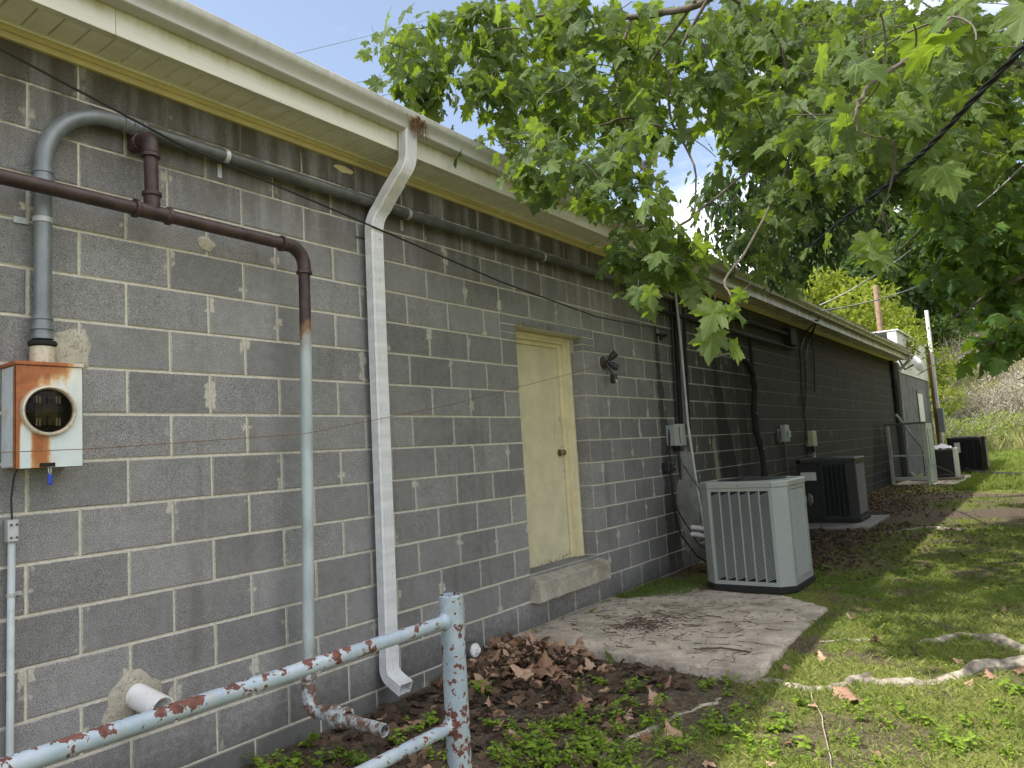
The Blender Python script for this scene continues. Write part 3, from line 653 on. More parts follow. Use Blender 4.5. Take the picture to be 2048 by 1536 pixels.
# thin pale conduit at the far left
t = thing('thin_conduit', 'thin pale grey conduit below the meter box at the left edge', 'conduit', (-.47, -.03, 0))
MB().tube([(-.472, -.028, -.3), (-.470, -.028, .7), (-.468, -.028, 1.14)], .0135, 12).build('pipe', MT['greypaint'], t, True)
mb = MB(); mb.bbox(-.488, -.448, -.052, -.006, 1.11, 1.20, .006); mb.build('connector', MT['strap'], t)
mb = MB()
for q in ((-.478, 1.13), (-.458, 1.18), (-.478, 1.18), (-.458, 1.13)): mb.lathe([(0, -.004), (.005, -.003), (.005, .001)], (q[0], -.052, q[1]), (0, 1, 0), 8)
mb.build('screw', MT['galv_dark'], t)
mb = MB(); mb.lathe([(.0145, 0), (.017, .001), (.017, .014), (.0145, .015)], (-.469, -.028, .90), (0, 0, 1), 12); mb.box(-.455, -.425, -.006, -.003, .90, .916); mb.build('strap', MT['strap'], t)
tag(MB().tube([(-.468, -.030, 1.19), (-.470, -.026, 1.28), (-.462, -.03, 1.37), (-.45, -.04, 1.41)], .004, 6).build('ground_wire', MT['black'], None, True), 'thin black wire dropping from the meter box into the thin conduit', 'wire')
# pvc stubs
o = atx(288, 1392, y=-.02); e = np.array((o[0]-.01, -.20, o[2]-.055)); ax = np.array((.10, -.17, -.04))
t = thing('drain_stub', 'white plastic drain pipe stub sticking out of the wall behind the blue handrail', 'pipe', tuple(o))
a0 = np.array((.02, .02, .385)); a1 = np.array((.035, -.20, .350))
MB().lathe([(.052, 0), (.052, .225), (.047, .226), (.047, .10)], a0, a1-a0, 22).build('pipe', MT['pvc'], t, True)
t = thing('cleanout', 'white plastic cleanout plug low on the wall between handrail post and leaf pile', 'plug', (2.25, -.06, .02))
mb = MB(); mb.lathe([(.050, 0), (.050, .06), (.062, .061), (.062, .085), (.045, .086), (.045, .075), (0, .074)], (2.22, .0, .04), (0.05, -1, .05), 22); mb.build('collar', MT['galv_dark'], t, True)
mb = MB(); mb.lathe([(.0, .105), (.040, .104), (.046, .098), (.046, .07)], (2.22, .0, .04), (0.05, -1, .05), 22); mb.bbox(2.207, 2.243, -.128, -.10, .03, .062, .003); mb.build('plug', MT['pvc'], t, True)
# security light
t = thing('security_light', 'small bronze twin security light with motion sensor on the wall right of the yellow door', 'wall light', (4.40, 0, 2.14))
c = np.array((4.40, 0, 2.145))
MB().lathe([(.064, .003), (.066, -.004), (.064, -.012)], c, (0, 1, 0), 24).build('gasket', MT['label'], t, True)
MB().lathe([(.062, -.008), (.061, -.022), (.045, -.034), (0, -.036)], c, (0, 1, 0), 24).build('mount_plate', MT['bronze'], t, True)
def lamp(d0, mat):
    d0 = np.array(d0, float); d0 /= np.linalg.norm(d0); o = c+(0, -.05, .0)
    mb = MB().tube([c+(0, -.03, 0), o+d0*.03], .010, 8); mb.lathe([(.0, .03), (.020, .031), (.023, .055), (.031, .062), (.033, .125), (.030, .126), (.027, .10), (0, .098)], o, d0, 16)
    mb.build('lamp_head', mat, t, True)
lamp((.25, -.6, .55), MT['bronze']); lamp((.85, -.55, -.50), MT['navy'])
mb = MB().tube([c+(.01, -.03, -.02), c+(.03, -.06, -.07), c+(.035, -.085, -.12)], .009, 8); mb.build('sensor_arm', MT['bronze'], t, True)
mb = MB().bbox(c[0]+.005, c[0]+.065, -.125, -.065, c[2]-.205, c[2]-.115, .012); sb = mb.build('motion_sensor', MT['bronze'], t)
MB().bbox(c[0]+.012, c[0]+.044, -.131, -.1235, c[2]-.203, c[2]-.172, .003).build('sensor_lens', MT['label'], sb)
# wires across the wall
def wire(name, pts, r, mat, label, cat='cable', n=6, sag=0):
    P = [np.asarray(p, float) for p in pts]; Q = []
    for a, b in zip(P, P[1:]):
        for i in range(8): t_ = i/8; Q.append(a*(1-t_)+b*t_-np.array((0, 0, sag*4*t_*(1-t_))))
    Q.append(P[-1]); return tag(MB().tube(Q, r, n).build(name, mat, None, True), label, cat)
wire('wall_cable', [(-8, -.14, 4.6), (-.56, -.13, 3.088), (.19, -.12, 2.93), (1.277, -.125, 2.806), (2.744, -.10, 2.651), (4.254, -.06, 2.56), (5.9, -.035, 2.60)], .0055, MT['black'], 'thin black cable sagging across the block wall from upper left to the conduit bundle')
wire('strand', [(-8, -.2, 1.5), (-.566, -.21, 1.459), (-.24, -.21, 1.463), (.787, -.23, 1.508), (1.981, -.2, 1.683), (3.576, -.16, 1.98), (4.39, -.04, 2.13)], .0018, MT['rustydebris'], 'fine loose wire strung from the meter box past the door to the security light', 'wire')
# service disconnect and conduit bundle
t = thing('conduit_bundle', 'cluster of black and grey conduits rising to the eave above the switch box', 'conduit', (6.0, 0, 1.5))
for x0, x1, z0, z1, r, y, m_ in ((5.98, 6.12, 1.50, 3.24, .026, -.05, 'rubber'), (6.06, 6.17, 1.55, 3.25, .017, -.05, 'galv_dark'), (6.20, 6.36, 1.5, 3.25, .024, -.045, 'rubber'), (5.90, 6.06, .95, 3.22, .012, -.03, 'black'), (6.16, 6.30, 1.55, 3.24, .02, -.03, 'galv_dark')):
    MB().tube([(x0, y, z0), ((x0+x1)/2-.01, y, (z0+z1)/2), (x1, y, z1)], r, 10).build('conduit', MT[m_], t, True)
t = thing('white_conduit', 'pale slanting conduit crossing the grey switch box down to the near air conditioner', 'conduit', (5.5, -.2, .8))
pw = [atx(1350, 575, y=-.10), atx(1362, 690, y=-.11), atx(1376, 850, y=-.16), atx(1392, 960, y=-.26), atx(1412, 1075, y=-.42)]
MB().tube(pw, .0145, 10).build('pipe', MT['oldpvc'], t, True)
b0 = atx(1347, 848, y=-.10); b1 = atx(1373, 890, y=-.10)
t = thing('switch_box', 'grey metal switch box on the wall below the conduit bundle', 'electric box', (b0[0], 0, b1[2]))
MB().bbox(b0[0], b0[0]+.27, -.095, .0, b1[2], b0[2]-.01, .006).build('box', MT['boxgrey'], t)
MB().bbox(b0[0]-.006, b0[0]+.276, -.112, -.094, b1[2]-.004, b0[2], .006).build('cover', MT['boxgrey'], t)
mb = MB().bbox(b0[0]+.14, b0[0]+.22, -.10, -.02, b1[2]-.06, b1[2]+.002, .006); mb.build('cable_gland', MT['black'], t)
MB().box(b0[0]+.10, b0[0]+.112, -.116, -.111, b1[2]+.02, b0[2]-.03).build('cover_seam', MT['black'], t)
wire('whip_conduit', [(b0[0]+.18, -.06, b1[2]-.05), (b0[0]+.10, -.14, b1[2]-.22), atx(1392, 965, y=-.40), atx(1412, 1003, y=-.62)], .015, MT['galv'], 'bent grey conduit from the switch box to the near air conditioner', 'conduit', 8)
wire('black_lead', [atx(1338, 850, y=-.04), atx(1340, 940, y=-.04), atx(1346, 1010, y=-.05), atx(1362, 1070, y=-.10), atx(1392, 1110, y=-.25), atx(1416, 1126, y=-.50)], .011, MT['black'], 'black cable hanging from the conduit bundle to the base of the near air conditioner')
wire('black_lead', [atx(1341, 945, y=-.05), atx(1350, 1012, y=-.06), atx(1370, 1045, y=-.09), atx(1395, 1085, y=-.2), atx(1414, 1100, y=-.45)], .008, MT['black'], 'thinner black cable curling behind the near air conditioner')
q = atx(1342, 934, y=-.08); t = thing('cable_clamp', 'black plastic clamp block on the hanging cables left of the near air conditioner', 'clamp', tuple(q))
mb = MB().bbox(q[0]-.07, q[0]+.07, -.09, -.005, q[2]-.05, q[2]+.05, .008); mb.bbox(q[0]-.02, q[0]+.085, -.105, -.088, q[2]-.035, q[2]+.04, .006); mb.build('clamp', MT['black'], t); MB().box(q[0]+.04, q[0]+.07, -.108, -.104, q[2]-.006, q[2]+.006).build('bolt', MT['strap'], t)
for k, (v, lab) in enumerate(((1054, 'upper'), (1068, 'lower'))):
    p = atx(1384, v, y=-.30); tag(MB().tube([p+(0, .012, .0), p, p+(.02, -.06, -.008), p+(.08, -.22, -.05), p+(.2, -.42, -.08)], [.012, .022, .022, .016, .014], 10).build('line_set', MT['pvc'], None, True), '%s white insulated pipe end entering the near air conditioner' % lab, 'pipe')
# black upper pipes and hanging cables along the darker half
t = thing('black_conduit', 'black conduit running under the eave along the darker half of the wall', 'conduit', (6.2, -.05, 2.9))
MB().tube([(6.1, -.055, 2.985), (8, -.055, 2.99), (10.6, -.055, 2.995)], .034, 12).build('upper_pipe', MT['rubber'], t, True)
MB().tube([(5.15, -.05, 2.80), (6.5, -.05, 2.795), (8.4, -.05, 2.78), (10.7, -.05, 2.78)], .026, 10).build('lower_pipe', MT['rubber'], t, True)
MB().tube([(5.15, -.05, 2.80), (5.15, -.05, 2.97)], .028, 10).build('riser', MT['rubber'], t, True)
MB().bbox(10.4, 10.75, -.12, .0, 2.82, 3.1, .01).build('junction_box', MT['rubber'], t)
wire('drop_pipe', [(8.62, -.04, 2.78), (8.60, -.04, 2.45), (8.64, -.05, 2.15)], .022, MT['rubber'], 'straight black pipe dropping from the eave conduit to the taped line set', 'pipe', 8)
pv = [atx(1476, 713, y=0), atx(1484, 716, y=-.09), atx(1497, 728, y=-.10), atx(1506, 748, y=-.08), atx(1510, 780, y=-.06), atx(1508, 815, y=-.06), atx(1512, 860, y=-.07), atx(1524, 905, y=-.10), atx(1530, 950, y=-.14), atx(1534, 1010, y=-.2)]
t = thing('taped_line_set', 'black taped refrigerant line bending out of the wall and down behind the near air conditioner', 'pipe', tuple(pv[0]))
rr = random.Random(4); Q = []; RR = []
for a, b in zip(pv, pv[1:]):
    for i in range(7): Q.append(a+(b-a)*i/7+np.array((rr.uniform(-.006, .006), 0, 0))); RR.append(.042+rr.uniform(-.006, .006))
MB().tube(Q, RR, 12).build('insulation', MT['rubber'], t, True)
for i in (10, 24, 37, 48): MB().tube([Q[i]+(-.03, -.03, .015), Q[i]+(0, -.048, .0), Q[i]+(.035, -.035, -.02)], [.004, .012, .004], 5).build('torn_tape', MT['galv_dark'], t)
p = atx(1422, 714, y=0); tag(MB().tube([p, p+(-.0, -.24, .012)], .017, 10).build('drip_pipe', MT['oldpvc'], None, True), 'short pale drip pipe above the long black stain on the wall', 'pipe')
for nm, lab, uu, pts in (('hanging_cable', 'leftmost black cable hanging from the eave into the beige box', 0, [(1638, 636), (1612, 664), (1600, 700), (1603, 780), (1611, 850), (1618, 905)]),
                         ('hanging_cable', 'middle black cable looping down beside the leftmost one', 0, [(1636, 640), (1618, 676), (1610, 720), (1612, 780), (1609, 830), (1614, 880)]),
                         ('hanging_cable', 'short loose black cable end hanging free right of the loop', 0, [(1632, 640), (1625, 672), (1629, 720), (1630, 785)])):
    wire(nm, [atx(u, v, y=(-.30 if i == 0 else -.03)) for i, (u, v) in enumerate(pts)], .013, MT['black'], lab)
q = atx(1571, 868, y=-.05); t = thing('outlet_box', 'grey weatherproof outlet box on the wall above the dark air conditioner', 'electric box', tuple(q))
MB().bbox(q[0]-.10, q[0]+.12, -.08, 0, q[2]-.12, q[2]+.14, .01).build('box', MT['boxgrey'], t); MB().bbox(q[0]-.02, q[0]+.09, -.11, -.078, q[2]-.06, q[2]+.05, .01).build('flap', MT['boxgrey'], t)
MB().tube([q+(0, .02, -.12), q+(.02, .02, -.7)], .016, 8).build('conduit', MT['galv_dark'], t)
q = atx(1622, 876, y=-.06); t = thing('beige_box', 'beige metal box where the hanging black cables end', 'electric box', tuple(q))
MB().bbox(q[0]-.12, q[0]+.14, -.12, 0, q[2]-.14, q[2]+.12, .01).build('box', MT['beige'], t); MB().bbox(q[0]-.02, q[0]+.10, -.10, -.03, q[2]-.24, q[2]-.13, .01).build('gland', MT['black'], t)
MB().tube([q+(.1, .0, -.13), q+(.11, .0, -.75)], .02, 8).build('conduit', MT['oldpvc'], t)
q = atx(1556, 873, y=-.005); tag(MB().lathe([(.11, 0), (.115, -.02), (.09, -.03), (.085, -.012), (0, -.01)], q, (0, 1, 0), 18).build('vent_ring', MT['galv_dark'], None, True), 'round metal vent ring on the wall left of the grey outlet box', 'vent')
q = atx(1313, 670, y=0); 
for k, dx in enumerate((0, .13)): tag(MB().tube([q+(dx, .01, 0), q+(dx, -.05, .0), q+(dx-.02*(k == 0), -.055, -.06*(k == 0)-.004)], .018, 8).build('wall_stub', MT['rubber'], None, True), ('bent left' if k == 0 else 'straight right') + ' one of two rusty bolt stubs high on the wall', 'bolt')

# ------------------------------------------------------------------ handrail
H = thing('handrail', 'pale blue pipe handrail with flaking paint and brown rust in the foreground', 'railing', (.40, -1.5, -.1))
hx, hy = .405, -1.545; PRh = .0435
prof = [(PRh, -.30), (PRh, .86), (PRh-.004, .862), (PRh-.005, .84), (0, .838)]
MB().lathe([(r, h+.0) for r, h in prof], (hx, hy, -.02), (0, 0, 1), 28).build('post', MT['flake_post'], H, True)
MB().lathe([(r, h) for r, h in prof], (-2.6, hy, -.02), (0, 0, 1), 20).build('post', MT['flake_post'], H, True)
for z, nm in ((.752, 'upper_rail'), (.388, 'lower_rail')):
    mb = MB().tube([(-2.6, hy, z), (-1, hy, z-.002), (hx-.02, hy, z+.002)], .0215, 22, False); mb.lathe([(.0215, .0), (.024, .012), (.031, .02), (.028, .03)], (hx-PRh-.022, hy, z+.002), (1, 0, 0), 20); mb.build(nm, MT['flake'], H, True)
# ------------------------------------------------------------------ ground
def sst(a, b, x): t = min(1, max(0, (x-a)/(b-a))); return t*t*(3-2*t)
def nz(x, y, s, o=0.): return mnoise.fractal(Vector((x*s+o, y*s-o, o*.37)), 1., 2., 4)
def gh(x, y):
    h = -.105+.045*sst(1.6, 2.6, x)+.055*sst(2.5, 4.0, x)+.03*sst(6, 11, x)
    h += .012*mnoise.noise(Vector((x*2.1, y*2.1, 3)))+.006*mnoise.noise(Vector((x*7, y*7, 1)))
    if 2.66 < x < 4.85 and -1.78 < y: h = min(h, -.03)
    hill = max(0, x-40)
    if hill > 0: h += 9.5*sst(0, 34, hill)+.10*max(0, hill-22)+1.1*sst(0, 10, hill)*mnoise.noise(Vector((x*.09, y*.09, 5)))
    if y > 14: h += .0*y
    return h
def spaced(lo, hi, n, pw=1.6): return [lo+(hi-lo)*(i/n)**pw for i in range(n)]
gx = [-250, -120, -60, -30, -15, -8, -5]+list(np.arange(-3.6, 9.0, .075))+list(np.arange(9, 22, .25))+list(np.arange(22, 80, 1.2))+[84, 92, 110, 150, 220, 400]
gy = [-300, -150, -80, -45, -30, -22, -16, -12, -9.5, -8]+list(np.arange(-6.8, .05, .075))+[.18, 1, 3, 6, 10, 16, 24, 36, 60, 100, 180, 300]
GX, GY = len(gx), len(gy)
GV = np.array([(x, y, gh(x, y)) for x in gx for y in gy]); ii, jj = np.meshgrid(np.arange(GX-1), np.arange(GY-1), indexing='ij'); a = (ii*GY+jj).ravel()
GF = np.stack([a, a+GY, a+GY+1, a+1], 1)
def zones(x, y):                      # moss, dry lawn, litter (0..1 each)
    n = nz(x, y, .9, 3.1); n2 = nz(x, y, 2.6, 7.7); n3 = nz(x, y, 6., 1.7)
    moss = sst(-.25, .25, n*.7+n2*.35+(.35 if 4.4 < x < 10 else -.15)-.45*sst(-1.1, -.3, y)*sst(5.5, 6.5, x))*sst(2.8, 4.5, x+.35*(-y-1.5))
    dry = sst(-1.3, -2.1, y+.45*n+.2*n2)*sst(7.5, 3.5, x+n)
    lit = sst(-1.9, -.8, y+.5*n-.25*n2)*sst(5.2, 6.2, x+.3*n2)
    bare = sst(.05, .32, n2*.7+n3*.5)
    far = sst(13.5, 17.5, x+1.5*n)
    return moss, dry, lit, bare, far
gm = bpy.data.meshes.new('ground')
def ground_mat():
    m = M('ground_soil'); f = m.noise(38, 5, .7); c = m.noise(140, 3, .7); b = m.noise(4, 5, .65)
    soil = m.mix(m.ramp(f, .3, .72), (.058, .043, .031), (.22, .17, .125)); soil = m.mix(m.ma('MULTIPLY', m.ramp(c, .62, .70), .8), soil, (.30, .25, .19))
    moss = m.mix(m.ramp(f, .3, .7), (.085, .120, .016), (.22, .265, .040)); moss = m.mix(m.ramp(c, .52, .64), moss, (.15, .13, .05))
    dry = m.mix(m.ramp(f, .3, .7), (.18, .20, .040), (.38, .38, .12)); dry = m.mix(m.ma('MULTIPLY', m.ramp(c, .58, .40), .6), dry, (.05, .04, .022))
    lit = m.mix(m.ramp(m.noise(24, 5, .7), .35, .7), (.018, .013, .010), (.115, .080, .055))
    lawn = m.mix(m.ramp(b, .3, .7), (.17, .20, .036), (.30, .30, .08))
    col = m.mix(m.attr('moss'), soil, moss); col = m.mix(m.attr('dry'), col, dry); col = m.mix(m.ma('MULTIPLY', m.attr('bare'), .85), col, soil); col = m.mix(m.attr('lit'), col, lit); col = m.mix(m.attr('far'), col, lawn)
    m.set(Base_Color=col, Roughness=.96); m.p.inputs['Specular IOR Level'].default_value = .2
    m.bump(m.ma('ADD', m.ma('MULTIPLY', f, 1.4), m.ma('MULTIPLY', c, .5)), 1., .02); return m.m
G = bulk('ground', GV, GF, ground_mat(), smooth=True); tag(G, kind='structure')
zz = np.array([zones(v[0], v[1]) if -5 < v[0] < 40 and -12 < v[1] < 1 else (0.3, .3, 0, 0, 1. if v[0] > 12 else .3) for v in GV])
for i, nm in enumerate(('moss', 'dry', 'lit', 'bare', 'far')):
    at_ = G.data.attributes.new(nm, 'FLOAT', 'POINT'); at_.data.foreach_set('value', zz[:, i].astype(np.float32))
# concrete pad with a chipped edge
pc = [(2.755, .0), (2.60, -1.835), (4.46, -1.80), (5.02, -1.15), (5.0, -.55), (4.55, -.18), (4.2, .0)]
rr = random.Random(3); edge = []
for a, b in zip(pc, pc[1:]+pc[:1]):
    k = max(2, int(math.dist(a, b)/.055))
    for i in range(k):
        t = i/k; j = .012 if a[0] < 4.4 else .03
        edge.append((a[0]+(b[0]-a[0])*t+rr.uniform(-j, j)*(t > 0), a[1]+(b[1]-a[1])*t+rr.uniform(-j, j)*(t > 0)*(a[1] < -.02 or b[1] < -.02)))
n = len(edge); cx, cy = 3.7, -.9; V = []
for s, z in ((1, -.16), (1.0, -.010), (.9975, -.001), (.992, .003), (.8, .004), (.5, .003), (.2, .002)):
    for x, y in edge: V.append((cx+(x-cx)*s, cy+(y-cy)*s, z+rr.uniform(-.0025, .0025)+.012*(mnoise.noise(Vector((x*s*1.7, y*s*1.7, 0))))-.012*sst(4., 5., x)))
V.append((cx, cy, .004)); F = []
for s in range(6):
    for i in range(n): F.append((s*n+i, s*n+(i+1) % n, (s+1)*n+(i+1) % n, (s+1)*n+i))
for i in range(n): F.append((6*n+i, 6*n+(i+1) % n, len(V)-1))
mb = MB().add(V, F); PAD = link('concrete_pad', mb.mesh('concrete_pad', MT['concrete'], True)); tag(PAD, kind='structure')

# ------------------------------------------------------------------ air conditioners
def ac(name, label, X0, X1, Y0, Y1, zb, h, paint, trim, ncol, cols_x0=0.0, ch=.085):
    t = thing(name, label, 'air conditioner', ((X0+X1)/2, (Y0+Y1)/2, zb)); Z0 = zb+.055; Z1 = zb+h
    def octo(e, z, c=ch): return [(X0+c-e*.4, Y0-e, z), (X1-c+e*.4, Y0-e, z), (X1+e, Y0+c-e*.4, z), (X1+e, Y1-c+e*.4, z), (X1-c+e*.4, Y1+e, z), (X0+c-e*.4, Y1+e, z), (X0-e, Y1-c+e*.4, z), (X0-e, Y0+c-e*.4, z)]
    def loft(mb, rings, top=False, bot=False):
        V = [p for r in rings for p in r]; F = []; k = 8
        for i in range(len(rings)-1):
            for j in range(k): F.append((i*k+j, i*k+(j+1) % k, (i+1)*k+(j+1) % k, (i+1)*k+j))
        if top: F.append(tuple(range((len(rings)-1)*k, len(rings)*k)))
        if bot: F.append(tuple(range(k))[::-1])
        return mb.add(V, F)
    mb = MB(); loft(mb, [octo(.004, zb), octo(.012, zb+.004), octo(.012, zb+.05), octo(-.004, zb+.058)], True, True); mb.build('base_pan', MT['rubber'], t)
    mb = MB(); loft(mb, [octo(-.035, Z0), octo(-.035, Z1-.06)]); mb.build('coil', MT['coil'], t)
    zt = Z1-.055
    for (a, b, c, d) in ((X0, Y0, 1, 1), (X1, Y0, -1, 1), (X1, Y1, -1, -1), (X0, Y1, 1, -1)):       # chamfered corner posts with returns
        pts = [(a+c*(ch+.055), b), (a+c*ch, b), (a, b+d*ch), (a, b+d*(ch+.012))]
        q = [(a+c*(ch+.055), b+d*.02), (a+c*(ch+.01), b+d*.03), (a+c*.03, b+d*(ch+.01)), (a+c*.02, b+d*(ch+.012))]
        V = [(x, y, z) for z in (Z0, zt) for x, y in pts+q[::-1]]; F = [(i, (i+1) % 8, 8+(i+1) % 8, 8+i) for i in range(8)]+[(0, 1, 2, 3, 4, 5, 6, 7)[::-1], tuple(range(8, 16))]; MB().add(V, F).build('corner_post', MT[paint], t)
    mb = MB(); loft(mb, [octo(.004, zt-.002), octo(.010, zt+.006), octo(.010, Z1-.012), octo(.002, Z1), octo(-.045, Z1+.004), octo(-.05, Z1-.012)]); mb.build('top_cap', MT[paint], t)
    r = min(X1-X0, Y1-Y0)/2-.065; c = ((X0+X1)/2, (Y0+Y1)/2)
    mb = MB(); V = octo(-.046, Z1-.004)
    k = 32; V2 = [(c[0]+r*math.cos(2*math.pi*i/k), c[1]+r*math.sin(2*math.pi*i/k), Z1+.002) for i in range(k)]; V3 = [(x, y, Z1-.05) for x, y, z in V2]; ang = lambda p: math.atan2(p[1]-c[1], p[0]-c[0])
    o8 = [(c[0]+(math.cos(2*math.pi*i/k))*min((X1-X0)/2-.045, 10)/max(abs(math.cos(2*math.pi*i/k)), abs(math.sin(2*math.pi*i/k)), .76), c[1]+(math.sin(2*math.pi*i/k))*((Y1-Y0)/2-.045)/max(abs(math.cos(2*math.pi*i/k)), abs(math.sin(2*math.pi*i/k)), .76), Z1-.002) for i in range(k)]
    mb.add(o8+V2+V3, [(i, (i+1) % k, k+(i+1) % k, k+i) for i in range(k)]+[(k+i, k+(i+1) % k, 2*k+(i+1) % k, 2*k+i) for i in range(k)]); mb.build('fan_shroud', MT[trim], t, True)
    MB().lathe([(r, 0), (0, .002)], (c[0], c[1], Z1-.08), (0, 0, 1), 24).build('fan_well', MT['dark_void'], t)
    mb = MB()
    for q in range(1, 9):
        rq = r*q/8.2; mb.tube([(c[0]+rq*math.cos(2*math.pi*i/24), c[1]+rq*math.sin(2*math.pi*i/24), Z1+.006+.02*(1-q/8)) for i in range(25)], .0025, 4, False)
    for q in range(6): mb.tube([(c[0], c[1], Z1+.026), (c[0]+r*math.cos(q*1.047), c[1]+r*math.sin(q*1.047), Z1+.004)], .003, 4)
    mb.build('fan_guard', MT['acdark2'], t)
    # louvred faces: frame bars, ribs and slanted slats
    def face(org, du, width, nc, tag_):
        org = np.array(org); du = np.array(du); nrm = np.array((du[1], -du[0], 0)); up = np.array((0, 0, 1.)); H = zt-Z0
        def bar(mb, u0, u1, z0, z1, y0, y1):
            V = [org+du*u+up*z+nrm*y for u in (u0, u1) for y in (y0, y1) for z in (z0, z1)]
            mb.add(V, [(0, 1, 3, 2), (4, 6, 7, 5), (0, 4, 5, 1), (2, 3, 7, 6), (0, 2, 6, 4), (1, 5, 7, 3)])
        mb = MB(); rib = .011; m0 = .018; cw = (width-2*m0-rib*(nc-1))/nc
        bar(mb, 0, width, 0, .035, -.016, .0); bar(mb, 0, width, H-.03, H, -.016, .0); bar(mb, 0, m0, .034, H-.029, -.016, .0005); bar(mb, width-m0, width, .034, H-.029, -.016, .0005)
        for i in range(1, nc): u = m0+i*(cw+rib)-rib; bar(mb, u, u+rib, .034, H-.029, -.014, .001)
        mb.build('louvre_frame', MT[paint], t)
        mb = MB(); ns = int((H-.10)/.0150)
        for i in range(nc):
            u0 = m0+i*(cw+rib); u1 = u0+cw
            for s_ in range(ns):
                z = .040+s_*.0150; dz = .033
                V = [org+du*u+up*(zz_+w_)+nrm*y for u, zz_ in ((u0, z), (u1, z+dz)) for y, w_ in ((-.009, .0088), (.001, .0030), (.001, .0), (-.010, .0065))]
                mb.add(V, [(0, 1, 2, 3), (4, 7, 6, 5), (0, 4, 5, 1), (1, 5, 6, 2), (2, 6, 7, 3), (3, 7, 4, 0)])
        tag(mb.build('louvres', MT[paint], t), kind='stuff')
    face((X0, Y1-ch-.012-cols_x0, Z0), (0, -1, 0), (Y1-Y0)-2*ch-.024-cols_x0, ncol, 'a')
    face((X0+ch+.055, Y0, Z0), (1, 0, 0), (X1-X0)-2*ch-.11, 6, 'b')
    mb = MB()
    for i in range(3): mb.lathe([(0, -.004), (.006, -.003), (.006, 0)], (X0-.010, Y0+ch+(Y1-Y0-2*ch)*i/2.01, zt+.022), (1, 0, 0), 8)
    mb.build('screw', MT['galv_dark'], t)
    return t
A1 = ac('air_conditioner', 'pale grey louvred air conditioner at the far edge of the concrete pad', 4.86, 5.62, -1.43, -.635, .0, .965, 'acpaint', 'acpaint', 6, 0., .105)
mb = MB().lathe([(0, -.010), (.045, -.008), (.055, -.002), (.056, .004)], (5.60, -1.445, .74), (0, 1, 0), 20); mb.build('badge', MT['bronze'], A1, True)
A2 = ac('air_conditioner', 'dark grey air conditioner on its own small slab behind the pale one', 9.75, 10.58, -.98, -.17, .06, .93, 'acdark2', 'acdark', 5, .26)
mb = MB().bbox(9.735, 9.76, -.47, -.19, .12, .93, .004); mb.build('control_panel', MT['acdark'], A2)
mb = MB().box(9.731, 9.736, -.46, -.24, .68, .80); mb.build('label_plate', MT['label'], A2)
mb = MB().box(9.729, 9.736, -.38, -.32, .36, .46); mb.box(9.729, 9.736, -.29, -.25, .36, .46); mb.build('sticker', MT['label'], A2)
s = MB().bbox(9.25, 10.9, -1.19, -.1, -.12, .058, .012); tag(s.build('equipment_slab', MT['render'], None), 'low grey concrete slab under the dark air conditioner', 'slab')

# ------------------------------------------------------------------ far end: gate, old units, rear building
g = thing('wire_gate', 'chalky white framed wire mesh gate panel standing against the far end of the wall', 'gate', (18.3, -.42, .03))
GXx = 18.25; y0, y1, z0, z1 = -.80, -.06, .03, 1.50
mb = MB()
for a in [(y0-.035, y0+.035, z0, z1), (y1-.035, y1+.035, z0, z1)]: mb.bbox(GXx-.03, GXx+.03, *a, .006)
mb.bbox(GXx-.028, GXx+.028, y0+.033, y1-.033, z0+.10, z0+.18, .005); mb.bbox(GXx-.025, GXx+.025, y0+.033, y1-.033, .70, .74, .004); mb.build('gate_frame', MT['gatepaint'], g)
MB().bbox(GXx-.035, GXx+.035, y0-.09, y1+.09, z1-.03, z1+.015, .004).build('top_bar', MT['galv_dark'], g)
mb = MB()
for i in range(-22, 16):
    for sg in (1, -1):
        P = []
        for zq in np.linspace(z0+.18, z1-.03, 12):
            y = y0+.035+i*.05+ (zq-z0)*.55; y = y if sg > 0 else (y0+y1)-y
            if y0+.03 < y < y1-.03: P.append((GXx+.003*sg, y, zq))
        if len(P) > 1: mb.tube(P, .0042, 3, False)
tag(mb.build('wire_mesh', MT['galv'], g), kind='stuff')
mb = MB().bbox(GXx+.04, GXx+1.15, -.87, -.82, .05, 1.47, .006); mb.bbox(GXx+.25, GXx+.95, -.885, -.868, .45, 1.36, .01); mb.build('side_panel', MT['gatepaint'], g)
mb = MB()
for z in (1.3, 1.05, .3, .12): mb.lathe([(0, -.01), (.012, -.008), (.012, 0)], (GXx-.03, -.80, z), (1, 0, 0), 8)
mb.build('bolt', MT['galv_dark'], g)
MB().tube([(GXx+.5, -.2, 1.75), (GXx+.55, -.75, .75)], .035, 6).build('leaning_slat', MT['gatepaint'], g)
t = thing('window_unit', 'old black window air conditioner with a white grille resting on timber behind the gate', 'air conditioner', (20.2, -1.0, .1))
MB().bbox(19.7, 20.35, -1.22, -.55, .13, .78, .01).build('casing', MT['acdark'], t); MB().bbox(19.72, 20.38, -1.28, -1.222, .10, .82, .01).build('front_grille', MT['pvc'], t)
mb = MB().tube([(19.69, -.55, .55), (19.69, -1.2, .18)], .012, 5); mb.tube([(19.69, -.5, .15), (19.69, -1.22, .15)], .012, 5); mb.build('brace', MT['galv_dark'], t)
tag(MB().bbox(19.5, 20.5, -1.35, -.25, -.04, .10, .01).build('timber_base', MT['oldwood'], None), 'weathered timber skid under the old black window unit', 'timber')
rr = random.Random(9); V = []; F = []; nn = 9
for i in range(nn):
    for j in range(nn): V.append((19.75+.5*i/8+rr.uniform(-.02, .02), -1.2+.5*j/8+rr.uniform(-.02, .02), .80+.09*math.sin(3.1*i/8)*math.sin(3.1*j/8)+rr.uniform(0, .05)))
